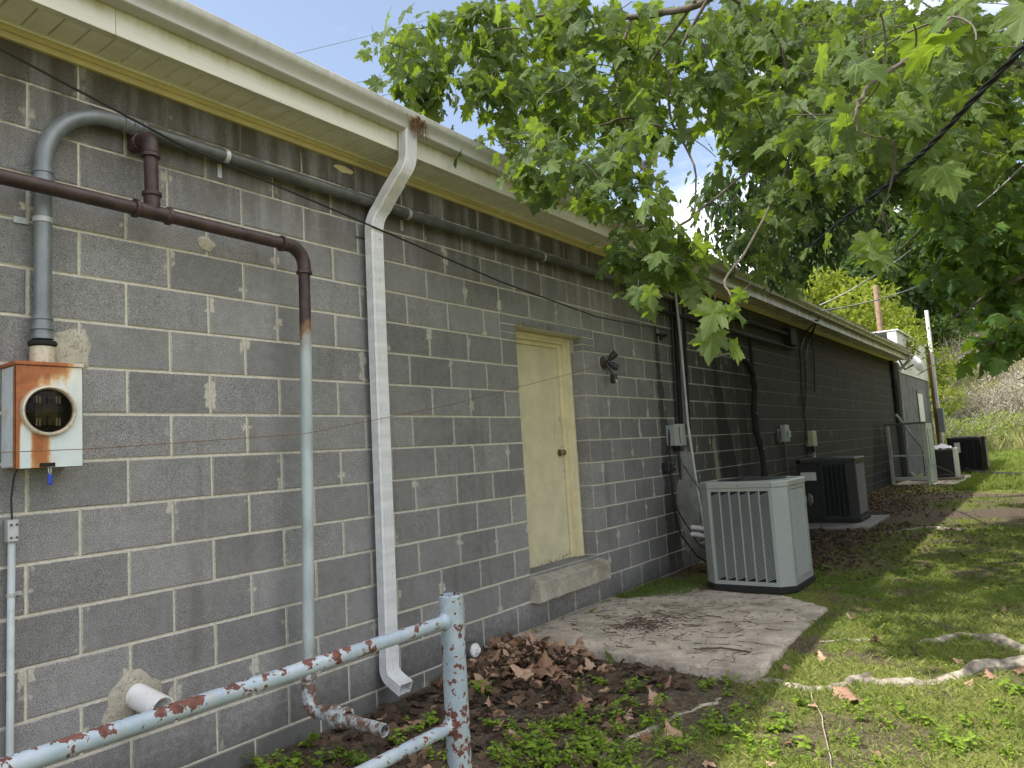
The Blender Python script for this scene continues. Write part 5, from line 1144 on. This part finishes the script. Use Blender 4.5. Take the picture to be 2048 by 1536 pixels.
# --- woodland trees, each its own
def tree(name, label, base, h, cw, mat, n, lsz, seed, bare=.25, trunk_r=.16, tone=0., group=None):
    r = np.random.default_rng(seed); base = np.array(base, float); base[2] = gh(base[0], base[1])-.1
    t = thing(name, label, 'tree', tuple(base), group); mb = MB(); top = base+(r.normal(0, .3), r.normal(0, .3), h*.85)
    mb.tube([base, base+(top-base)*.4+(r.normal(0, .15), 0, 0), top], [trunk_r*1.2, trunk_r*.8, .03], 8).build('trunk', TWIG, t, True)
    nb = 16; bl = []; mb = MB()
    for i in range(nb):
        z = bare+(1-bare)*(i+.5)/nb; a = r.uniform(0, 6.28); k = math.sin(math.pi*min(.97, .22+.78*(z-bare)/(1-bare)))**.7; q = r.uniform(.25, .85)*cw*k
        c = base+((top-base)*(z if z < .95 else .95))+(q*math.cos(a), q*math.sin(a), h*.06*r.normal()); bl.append((c, cw*r.uniform(.28, .5)*(.55+.5*k)))
        mb.tube([base+(top-base)*max(.12, z*.72), (base+(top-base)*z*.85+c)/2, c], [.05, .035, .012], 5)
    mb.build('limbs', TWIG, t, True)
    w_ = np.array([b[1]**2 for b in bl]); ch = r.choice(nb, n, p=w_/w_.sum()); d = r.normal(size=(n, 3)); d /= np.linalg.norm(d, axis=1, keepdims=True); d[:, 2] *= .75
    rad = r.uniform(.45, 1.05, n)**.6; P = np.array([bl[i][0] for i in ch])+d*(np.array([bl[i][1] for i in ch])*rad)[:, None]
    lump = np.array([mnoise.noise(Vector(p*1.1)) for p in P]); P = P[lump > -.28]; d = d[lump > -.28]; m = len(P)
    T_ = r.normal(size=(m, 3))*.7+d*.5+(0, 0, -.5); N_ = r.normal(size=(m, 3))*.6+d*.6+(0, 0, .7)
    scatter('crown', OVAL if 'locust' in name else SYCL4, P, basis(T_, N_), r.uniform(.6, 1.3, m)*lsz, np.clip(r.normal(.45+tone, .2, m), 0, 1), mat, t, False)
SYCL4 = simple_tpl([(0, 0), (.34, .1), (.42, .45), (.2, .8), (0, 1), (-.2, .8), (-.42, .45), (-.34, .1)])
def gbase(u, d): p = at(u, 860, d); return (p[0], p[1], 0)
tree('locust_tree', 'bright yellow green tree just beyond the roof edge in the sun', gbase(1700, 33), 10.6, 3.0, LM['locust'], 9000, .26, 1, .28, tone=.1)
tree('locust_tree', 'smaller yellow green tree right of the brown utility pole', gbase(1835, 40), 9.0, 2.6, LM['locust'], 6000, .26, 2, .2, tone=-.1)
wl = [(1500, 46, 12.5, 3.6, 'woodb', 'hazy tree peeping over the middle of the roof'), (1425, 42, 12.0, 2.6, 'woodb', 'small hazy treetop just above the gutter left of the cherry leaves'), (1600, 50, 17, 4.6, 'woodb', 'tall hazy tree behind the darker utility pole'), (1662, 56, 19, 5, 'woodb', 'tall hazy tree behind the left side of the yellow green tree'),
      (1745, 48, 14.5, 4.2, 'wood', 'dark tree between the yellow green tree and the brown pole'), (1800, 52, 16, 4.4, 'wood', 'dark leafy tree right of the brown pole'), (1862, 56, 15, 4.6, 'wood', 'dark tree on the slope above the satellite dish'), (1925, 58, 15, 5, 'wood', 'broad dark tree on the slope behind the pale brush'),
      (1990, 60, 16, 5, 'woodb', 'hazier tree on the slope near the right edge'), (2060, 58, 16, 5, 'wood', 'dark tree at the right edge of the slope'), (1720, 70, 24, 6, 'woodb', 'tallest far tree behind the yellow green tree'), (1830, 74, 24, 6.5, 'woodb', 'tallest far tree above the slope'), (1950, 76, 25, 7, 'woodb', 'large far tree highest on the slope'), (1570, 70, 20, 5.5, 'woodb', 'far tree left of the tallest one'), (2120, 72, 24, 7, 'woodb', 'far tree beyond the right edge'), (2200, 60, 17, 5, 'wood', 'tree just outside the right edge')]
for i, (u, d, h, c_, mt, lab) in enumerate(wl): tree('woodland_tree', lab, gbase(u, d), h, c_, LM[mt], 7000, .40 if d < 62 else .55, 40+i, .12, group='trees on the slope behind the buildings')
for i, (x, y, h, c_) in enumerate(((8.2, -9.0, 10, 3.6), (12.5, -8.6, 12, 4.0), (16.8, -9.4, 12, 4.2), (21.5, -10.5, 12, 4), (26.5, -11.5, 12, 4.2), (32, -12.5, 12, 4.2), (14.5, -14, 15, 5.0))): tree('added_blocker_tree', ('first', 'second', 'third', 'fourth', 'fifth', 'sixth', 'rearmost')[i]+' leafy tree of the row lining the yard opposite the block wall', (x, y, 0), h, c_, LM['wood'], 7500, .62, 140+i, .05, group='trees lining the yard')  # unseen trees, added to keep skylight off the right half of the wall
# --- brush on the slope
def shrub(u, d, h, cw, mat, label, seed, n=2200, lsz=.105, stems=85, tone=0.):
    r = np.random.default_rng(seed); b = np.array(gbase(u, d)); b[2] = gh(b[0], b[1]); t = thing('brush_shrub', label, 'shrub', tuple(b), 'brush on the sunny slope'); mb = MB()
    for i in range(stems):
        a = r.uniform(0, 6.28); q = cw*r.uniform(.1, 1)**.6; tip = b+(q*math.cos(a), q*math.sin(a), h*r.uniform(.6, 1.15)*(1-.35*(q/cw)**2)); mb.tube([b+(q*.3*math.cos(a), q*.3*math.sin(a), 0), (b+tip)/2+(0, 0, h*.15), tip], [.022, .014, .005], 4, False)
    mb.build('stems', PALE, t); a = r.uniform(0, 6.28, n); q = cw*np.sqrt(r.uniform(0, 1, n)); hh = h*(1-.45*(q/cw)**2)
    P = np.stack([b[0]+q*np.cos(a), b[1]+q*np.sin(a), b[2]+hh*r.uniform(.05, 1, n)**.6], 1)
    scatter('foliage', OVAL, P, basis(r.normal(size=(n, 3))+(0, 0, .4), r.normal(size=(n, 3))+(0, 0, .5)), r.uniform(.6, 1.4, n)*lsz, np.clip(r.normal(.5+tone, .22, n), 0, 1), mat, t, False)
PALE = plain('pale_stems', (.42, .37, .31), .9, var=.3)
bs = [(1868, 38, 2.0, 1.6, 'brushg', 'leafy green bush at the left end of the sunny slope'), (1905, 41, 2.2, 2.0, 'brush', 'pale dry brush left of centre on the slope'), (1950, 40, 2.4, 2.2, 'brush', 'pinkish grey dead brush in the middle of the slope'), (2000, 41, 2.6, 2.2, 'brush', 'tall pale dry brush toward the right edge'), (2046, 40, 2.5, 2.0, 'brush', 'dry brush at the right edge of the slope'),
      (1885, 36.5, 1.8, 1.9, 'brushg', 'low green bush in front of the pale brush'), (1930, 37, 1.7, 2.2, 'brushg', 'rounded green weeds below the dead brush'), (1980, 37.5, 1.9, 2.1, 'brushg', 'green weeds right of the rounded clump'), (2030, 37, 1.8, 2.2, 'brushg', 'green weeds at the right foot of the slope'),
      (1880, 46, 3.2, 2.4, 'brushg', 'yellow green bush above the pale brush at left'), (1930, 48, 3.2, 2.8, 'brush', 'upper pale brush under the dark trees'), (1990, 48, 3.2, 2.8, 'brush', 'upper pale brush near the right trees'), (2040, 47, 3.0, 2.6, 'brushg', 'upper green bush by the right edge'), (1900, 51, 3.4, 2.8, 'locust', 'bright yellow green bush on the upper slope'), (1845, 44, 3.0, 2.2, 'locust', 'bright yellow green bush behind the rear building corner'), (2100, 42, 2.6, 2.4, 'brush', 'pale brush just past the right edge'), (1970, 54, 3.2, 3., 'brushg', 'topmost green bush under the trees')]
for i, (u, d, h, c_, mt, lab) in enumerate(bs): shrub(u, d, h, c_, LM[mt], lab, 80+i)
t = thing('gutter_weed', 'leafy weed with rusty dead leaves growing at the far roof corner', 'plant', tuple(at(1815, 690, 22)))
r = np.random.default_rng(4); n = 500; P = at(1815, 690, 22)+r.normal(size=(n, 3))*(.25, .25, .28)
MB().tube([at(1815, 712, 22), at(1812, 670, 22)], .02, 5).build('stem', TWIG, t); scatter('foliage', OVAL, P, basis(r.normal(size=(n, 3)), r.normal(size=(n, 3))+(0, 0, .7)), r.uniform(.08, .17, n), np.clip(r.normal(.5, .3, n), 0, 1), LM['locust'], t, False)
def blades(name, P, h, wd, tone, mat, seed, lean=.5):
    r = np.random.default_rng(seed); n = len(P); a = r.uniform(0, 6.283, n); q = r.uniform(0, 6.283, n); s = np.stack([np.cos(a), np.sin(a), np.zeros(n)], 1)*wd[:, None]
    ln = np.stack([np.cos(q), np.sin(q), np.zeros(n)], 1)*(h*r.uniform(0, lean, n))[:, None]; up = np.zeros((n, 3)); up[:, 2] = h
    V = np.stack([P-s, P+s, P+up*.55+ln*.35+s*.7, P+up*.9+ln], 1).reshape(-1, 3); i4 = np.arange(n)*4
    F = np.concatenate([np.stack([i4, i4+1, i4+2], 1), np.stack([i4, i4+2, i4+3], 1)]); return tag(bulk(name, V, F, mat, np.concatenate([tone, tone])), kind='stuff')
r = np.random.default_rng(77)
n = 15000; X = 36.5+16*r.uniform(0, 1, n)**.7; Y = r.uniform(-9, 6, n); P = np.stack([X, Y, [gh(a, b) for a, b in zip(X, Y)]], 1)
tag(blades('tall_grass', P, r.uniform(.2, 1.0, n)**1.7*1.25*np.clip((X-35.5)/3, .4, 1), r.uniform(.007, .015, n), np.clip(r.normal(.5, .28, n), 0, 1), LM['tall'], 1, .5), 'tall dry and green grass on the sunny slope', 'grass')
# --- lawn: short grass, clover, moss-like ground cover; thinning over bare soil
def near_pts(n, x0, x1, y0, y1, keep, seed):
    r = np.random.default_rng(seed); X = r.uniform(x0, x1, n); Y = r.uniform(y0, y1, n); K = []
    for a, b in zip(X, Y):
        if (2.62 < a < 5.05 and b > -1.84 and not (a > 4.6 and b > -.5 and a < 4.9)) or (4.82 < a < 5.7 and b > -1.46): K.append(False); continue
        K.append(r.random() < keep(a, b))
    K = np.array(K); X, Y = X[K], Y[K]; return np.stack([X, Y, [gh(a, b)-.004 for a, b in zip(X, Y)]], 1)
def kgrass(x, y):
    moss, dry, lit, bare, far = zones(x, y); g_ = max(moss*.9, dry, far); return g_*(1-(.92-.45*sst(-1.9, -2.8, y))*bare)*(1-.9*lit)*(.40+1.1*max(0, nz(x, y, 3.3, 9.))+.1)
P = near_pts(210000, .4, 6.2, -5.2, -.05, kgrass, 3); n = len(P); r = np.random.default_rng(3)
tn = np.array([min(1, max(0, .30+.36*sst(-1.4, -2.6, p[1])*sst(5, 3, p[0])+.5*nz(p[0], p[1], 1.3, 4.)+r.normal(0, .17))) for p in P])
tag(blades('lawn_grass', P, r.uniform(.014, .052, n), r.uniform(.0014, .0030, n), tn, LM['grass'], 4, 1.3), 'short patchy yellow green lawn beside the concrete pad', 'grass')
P = near_pts(90000, 6.2, 20, -6, -.6, kgrass, 5); n = len(P); r = np.random.default_rng(6)
tn = np.array([min(1, max(0, .30+.5*nz(p[0], p[1], .8, 4.)+r.normal(0, .16))) for p in P])
tag(blades('rough_grass', P, r.uniform(.02, .06, n), r.uniform(.003, .007, n), tn, LM['grass'], 7, 1.2), 'thin mossy grass past the air conditioners', 'grass')
n = 60000; r = np.random.default_rng(8); X = 16+24*r.uniform(0, 1, n)**1.3; Y = r.uniform(-7, 2., n); k = ~((X < 27.2) & (Y > -.4)) & ~((X > 22.2) & (X < 23.3) & (Y > -1.8)) & ~((X < 21.7) & (Y > -1.5)); X, Y = X[k], Y[k]; n = len(X); P = np.stack([X, Y, [gh(a, b) for a, b in zip(X, Y)]], 1)
tag(blades('meadow_grass', P, r.uniform(.05, .14, n)*(1+.8*(X > 33)), r.uniform(.006, .014, n), np.clip(r.normal(.42, .2, n), 0, 1), LM['grass'], 9, .9), 'sunlit mown grass beyond the building', 'grass')
# clover-like small leaves lying low
def kcl(x, y):
    return kgrass(x, y)*max(0, .25+1.6*nz(x, y, 1.9, 21.))
P = near_pts(130000, .5, 6, -4.0, -.1, kcl, 12); n = len(P); r = np.random.default_rng(13); P[:, 2] += r.uniform(.004, .03, n)
T_ = r.normal(size=(n, 3))*(1, 1, .25); N_ = r.normal(size=(n, 3))*.35+(0, 0, 1)
tag(tag(scatter('clover', WEED, P, basis(T_, N_), r.uniform(.007, .019, n), np.clip(r.normal(.45, .22, n), 0, 1), LM['weed'], None, False), kind='stuff'), 'tiny round leaved clover through the lawn', 'ground cover')
# weeds: each clump a thing
def weed_mesh(seed, leaves=18, sz=.034):
    r = np.random.default_rng(seed); pos = []; T_ = []; N_ = []; s_ = []; mb = MB(); tn = []
    for k in range(3 if leaves > 12 else 2):
        a = r.uniform(0, 6.28); tip = np.array((r.normal(0, .035), r.normal(0, .035), r.uniform(.03, .09))); mb.tube([(0, 0, 0), tip*(.4, .4, .6), tip], [.0018, .0014, .001], 4, False)
        for i in range(leaves//3):
            t = .3+.7*i/(leaves//3); p = tip*(t*.8, t*.8, t); az = r.uniform(0, 6.28); pos.append(p); T_.append((math.cos(az), math.sin(az), r.uniform(-.25, .55))); N_.append((r.normal(0, .3), r.normal(0, .3), 1)); s_.append(sz*r.uniform(.55, 1.25)); tn.append(min(1, max(0, r.normal(.5, .2))))
    V0, F0 = WEED; Bm = basis(np.array(T_), np.array(N_)); V = (np.einsum('nij,vj->nvi', Bm, V0)*np.array(s_)[:, None, None]+np.array(pos)[:, None, :]).reshape(-1, 3); nl = len(pos)
    me = bpy.data.meshes.new('leaves'); me.from_pydata(V.tolist(), [], (F0[None]+np.arange(nl)[:, None, None]*len(V0)).reshape(-1, 3).tolist()); me.materials.append(LM['weed'])
    me.attributes.new('tone', 'FLOAT', 'FACE').data.foreach_set('value', np.repeat(np.array(tn, np.float32), len(F0)))
    return me, mb.mesh('stem', TWIGG)
TWIGG = plain('green_stem', (.10, .16, .04), .7)
WM = [weed_mesh(100+k, 15 if k < 5 else 24) for k in range(8)]
WZ = [((500, 1500, 740, 1536), 26, 'low leafy weed along the wall foot at the lower left'), ((560, 1440, 700, 1500), 8, 'low leafy weed along the wall foot at the lower left'), ((980, 1440, 1250, 1536), 80, 'bright green leafy weed in the bare soil in front of the concrete pad'), ((1200, 1380, 1500, 1500), 40, 'bright green leafy weed in the bare soil in front of the concrete pad'), ((1130, 1370, 1330, 1440), 12, 'bright green leafy weed in the bare soil in front of the concrete pad'),
      ((1500, 1400, 2048, 1536), 46, 'scattered broad leaved weed in the pale lawn at the lower right'), ((940, 1340, 980, 1400), 4, 'low leafy weed beside the handrail post'), ((1560, 1150, 1660, 1210), 16, 'weed tuft at the right corner of the pale air conditioner'), ((1000, 1480, 1400, 1600), 50, 'bright green leafy weed in the bare soil in front of the concrete pad'), ((720, 1400, 900, 1536), 16, 'low leafy weed between wall and handrail')]
rr = random.Random(31); WG = {WZ[0][2]: 'weeds along the wall foot', WZ[2][2]: 'weeds in front of the pad', WZ[5][2]: 'weeds in the pale lawn', WZ[6][2]: 'weeds by the post', WZ[7][2]: 'weeds at the air conditioner', WZ[9][2]: 'weeds between wall and rail'}
def weed(x, y, k, s, lab, grp):
    z = gh(x, y)-.004
    t = thing('weed', lab, 'weed', (x, y, z), grp); t.rotation_euler = (0, 0, rr.uniform(0, 6.28)); t.scale = (s,)*3
    for me, nm in zip(WM[k], ('leaves', 'stem')): o = bpy.data.objects.new(nm, me); COL.objects.link(o); o.parent = t
for (u0, v0, u1, v1), n, lab in WZ:
    for _ in range(n):
        p = atx(rr.uniform(u0, u1), rr.uniform(v0, v1), z=-.085)
        if p[1] > -.05 or (2.62 < p[0] < 4.8 and p[1] > -1.84): continue
        weed(p[0], p[1], rr.randrange(8), rr.uniform(.5, 1.25), lab, WG[lab])
for k, x in enumerate((2.86, 2.95, 3.03, 3.12, 3.3, 3.62, 3.95, 4.05, 4.28, 4.4, 4.52, 4.6, 4.68, 4.75)):
    weed(x, -.045-.03*(k % 3)-.05*(x > 4.3), k % 8, .7+.3*(k % 3), 'small weed growing in the crack between pad and block wall', 'weeds in the crack along the wall')
# mossy strip between pad and wall
P = near_pts(9000, 4.15, 4.85, -.62, -.02, lambda x, y: .9, 15) if False else None
r = np.random.default_rng(16); n = 3500; X = r.uniform(4.25, 5.2, n); Y = -.03-r.uniform(0, .55, n)*np.clip((X-4.15)/.5, .1, 1); P = np.stack([X, Y, np.full(n, .004)], 1)
tag(blades('moss_strip', P, r.uniform(.01, .035, n), r.uniform(.002, .004, n), np.clip(r.normal(.15, .12, n), 0, 1), LM['grass'], 17, 1.), 'green moss and grass strip between pad and wall behind the sill', 'moss')
# fallen leaves
DL = []
for k in range(8):
    V0, F0 = leaf_tpl(lobed(), seed=60+k, curl=.5+.25*(k % 3), droop=.25-.5*(k % 2)); rk = random.Random(k); V0 = V0.copy(); V0[:, 2] += np.array([.06*math.sin(7*v[0]+k)+.05*math.sin(9*v[1]+2*k) for v in V0])
    me = bpy.data.meshes.new('fallen_leaf'); me.from_pydata(V0.tolist(), [], F0.tolist()); me.materials.append(LM['dry']); me.shade_smooth()
    me.attributes.new('tone', 'FLOAT', 'FACE').data.foreach_set('value', np.full(len(F0), .1+.11*k, np.float32))
    for q, nm in ((0, 'lx'), (1, 'ly')): me.attributes.new(nm, 'FLOAT', 'POINT').data.foreach_set('value', V0[:, q].copy())
    DL.append(me)
def fallen(x, y, z, s, lab, grp, k=None, mat=None, tilt=.35, name='fallen_leaf'):
    o = bpy.data.objects.new(name, DL[rr.randrange(8) if k is None else k]); COL.objects.link(o); o.location = (x, y, z); o.rotation_euler = (rr.gauss(0, tilt), rr.gauss(0, tilt), rr.uniform(0, 6.28)); o.scale = (s, s, s)
    return tag(o, lab, 'leaf', grp)
def pile_h(x, y): return .055*max(0, 1-((x-2.45)/.55)**2)*max(0, 1-((y+.34)/.5)**2)
cnt = 0
while cnt < 225:
    x, y = rr.gauss(2.40, .20), -abs(rr.gauss(.26, .24))-.04
    if x > 2.75 and y > -1.8: x = 2.72-rr.uniform(0, .2)
    if x < 1.95 or y < -.95: continue
    k_ = rr.randrange(8); fallen(x, y, gh(x, y)+pile_h(x, y)+rr.uniform(.004, .028), rr.uniform(.065, .14), ('dark brown', 'reddish brown', 'pale tan')[min(2, k_//3)]+' sycamore leaf in the pile between handrail post and pad corner', 'dry leaves in the pile', k_, tilt=.33); cnt += 1
for _ in range(42):
    p = atx(rr.uniform(980, 1330), rr.uniform(1380, 1480), z=-.08); fallen(p[0], p[1], gh(p[0], p[1])+.012, rr.uniform(.04, .085), 'dry curled leaf scattered on the soil in front of the pile', 'dry leaves on the soil')
for _ in range(14):
    p = atx(rr.uniform(720, 880), rr.uniform(1400, 1536), z=-.08)
    if p[1] < -.06: fallen(p[0], p[1], gh(p[0], p[1])+.014, rr.uniform(.05, .10), 'dry leaf on the ground between wall and handrail', 'dry leaves by the handrail')
for _ in range(30):
    p = atx(rr.uniform(1400, 2048), rr.uniform(1120, 1536), z=-.08)
    if not (2.62 < p[0] < 5.05 and p[1] > -1.84) and p[1] < -.6: fallen(p[0], p[1], gh(p[0], p[1])+.015, rr.uniform(.035, .07), 'small dry leaf lying on the lawn', 'dry leaves on the lawn')
for u, v, s, k, lab in ((1355, 1452, .11, 5, 'large pinkish brown leaf by the thin root in the foreground'), (1715, 1398, .10, 3, 'rust brown leaf lying against the long pale root'), (1668, 1382, .08, 4, 'curled rust leaf left of the one against the root'), (1212, 1316, .09, 6, 'pale orange leaf leaning on the pad edge'), (2035, 1330, .09, 3, 'dark red leaf by the root at the right edge'), (1152, 1248, .045, 3, 'small orange leaf on the left of the pad'), (1030, 1290, .10, 4, 'red brown leaf at the inner pad corner')):
    p = atx(u, v, z=-.03 if v > 1330 else .01); q = fallen(p[0], p[1], max(gh(p[0], p[1])+.03, .012 if v < 1300 else -1), s, lab, None, k, tilt=.2)
GLm = bpy.data.meshes.new('green_leaf'); V0, F0 = leaf_tpl(lobed(), seed=71, curl=.3, droop=.1); GLm.from_pydata(V0.tolist(), [], F0.tolist()); GLm.materials.append(LM['syc']); GLm.shade_smooth(); GLm.attributes.new('tone', 'FLOAT', 'FACE').data.foreach_set('value', np.full(len(F0), .9, np.float32))
for q, nm in ((0, 'lx'), (1, 'ly')): GLm.attributes.new(nm, 'FLOAT', 'POINT').data.foreach_set('value', V0[:, q].copy())
for u, v, z, s, lab, rx in ((1226, 1322, -.02, .085, 'fresh green leaf standing against the pad edge', 1.0), (1570, 1432, -.07, .10, 'pale green leaf flat on the lawn', .1), (1460, 1360, -.04, .06, 'yellow green leaf on the root at the pad corner', .3), (1318, 1223, .012, .05, 'small yellow green leaf in the middle of the pad', .1), (1565, 1305, -.02, .045, 'bright leaf at the right edge of the pad', .2), (1855, 1500, -.08, .06, 'light green leaf near the lower right corner', .2)):
    p = atx(u, v, z=z); o = bpy.data.objects.new('green_leaf', GLm); COL.objects.link(o); o.location = (p[0], p[1], max(gh(p[0], p[1])+.02, z)); o.rotation_euler = (rx, .1, rr.uniform(-1, 1)); o.scale = (s,)*3; tag(o, lab, 'leaf')
# under-layer of broken litter in the pile, along the wall and around the units
r = np.random.default_rng(23); X = np.concatenate([r.normal(2.36, .24, 1300), r.uniform(5.6, 10, 5200), r.uniform(10.8, 18, 3500), r.uniform(.6, 2.6, 700)]); Y = np.concatenate([-.03-np.abs(r.normal(.26, .26, 1300)), -.05-np.abs(r.normal(0, .9, 5200)), -.05-np.abs(r.normal(0, .8, 3500)), -.05-r.uniform(0, 1.5, 700)])
K = ~((X > 2.6) & (X < 5.0) & (Y > -1.85)) & ~((X > 4.8) & (X < 5.7) & (Y > -1.46)) & ~((X > 9.2) & (X < 10.95) & (Y > -1.2)); X, Y = X[K], Y[K]; n = len(X)
P = np.stack([X, Y, [gh(a, b)+pile_h(a, b)*.9*(a < 2.75)+.006 for a, b in zip(X, Y)]], 1); P[:, 2] += r.uniform(0, .02, n)
tag(tag(scatter('leaf_litter', SYCL, P, basis(r.normal(size=(n, 3))*(1, 1, .3), r.normal(size=(n, 3))*.45+(0, 0, 1)), np.where(X < 3, r.uniform(.03, .075, n), r.uniform(.02, .05, n)), np.clip(r.normal(.35, .25, n), 0, 1), LM['litter'], None), kind='stuff'), 'broken brown leaf litter along the foot of the wall', 'leaf litter')
# twig litter on the pad and soil
mb = MB(); rr = random.Random(41)
def twig(x, y, z, L, r_):
    a = rr.uniform(0, 6.28); P = [np.array((x, y, z))]
    for i in range(4): a += rr.gauss(0, .28); P.append(P[-1]+np.array((math.cos(a), math.sin(a), rr.uniform(-.02, .03)))*L/4)
    for q in P: q[2] = max(q[2], z-.002)
    mb.tube(P, [r_, r_, r_*.8, r_*.7, r_*.4], 4, False)
for _ in range(520):
    x, y = rr.uniform(2.75, 4.85), rr.uniform(-1.72, -.1)
    if rr.random() < .45: x, y = rr.gauss(3.55, .3), rr.gauss(-.75, .22)
    if 2.72 < x < 4.8 and -1.75 < y < -.06: twig(x, y, .007, rr.choice((.03, .05, .08, .13)), rr.uniform(.0012, .003))
for _ in range(260):
    x, y = rr.gauss(3.42, .13), rr.gauss(-.72, .09); twig(x, y, .009, rr.uniform(.01, .05), rr.uniform(.0015, .004))
for _ in range(160):
    x, y = rr.uniform(1.3, 4.6), rr.uniform(-3.4, -1.9); twig(x, y, gh(x, y)+.006, rr.uniform(.03, .12), rr.uniform(.001, .0025))
tag(tag(mb.build('twig_litter', plain('dead_twigs', (.115, .08, .058), .9, var=.5), None), kind='stuff'), 'thin dead twigs strewn over the concrete pad', 'twigs')
for pts, r_, lab in (([(1400, 1297), (1445, 1296), (1500, 1304)], .006, 'long dark twig lying on the front of the pad'), ([(1430, 1445), (1465, 1440), (1490, 1436)], .011, 'dark broken stick in front of the thin root'), ([(1440, 1415), (1452, 1432)], .012, 'short stub of stick leaning by the thin root'), ([(1620, 1388), (1642, 1430), (1655, 1490), (1665, 1530)], .0028, 'thin pale straw stem curving over the lawn'), ([(1825, 1300), (1832, 1322), (1842, 1328)], .008, 'short crooked stick near the upper roots')):
    P = [atx(u, v, z=(.014 if v < 1320 and u < 1560 else -.055)) for u, v in pts]; Q = []
    for a, b in zip(P, P[1:]):
        for k in range(3): Q.append(a+(b-a)*k/3+np.array((rr.gauss(0, .003), rr.gauss(0, .003), 0)))
    Q.append(P[-1])
    for q in Q:
        if q[2] < 0: q[2] = gh(q[0], q[1])+.014
    tag(MB().tube(Q, r_, 6).build('stick', TWIG if 'pale' not in lab else PALE, None, True), lab, 'stick')
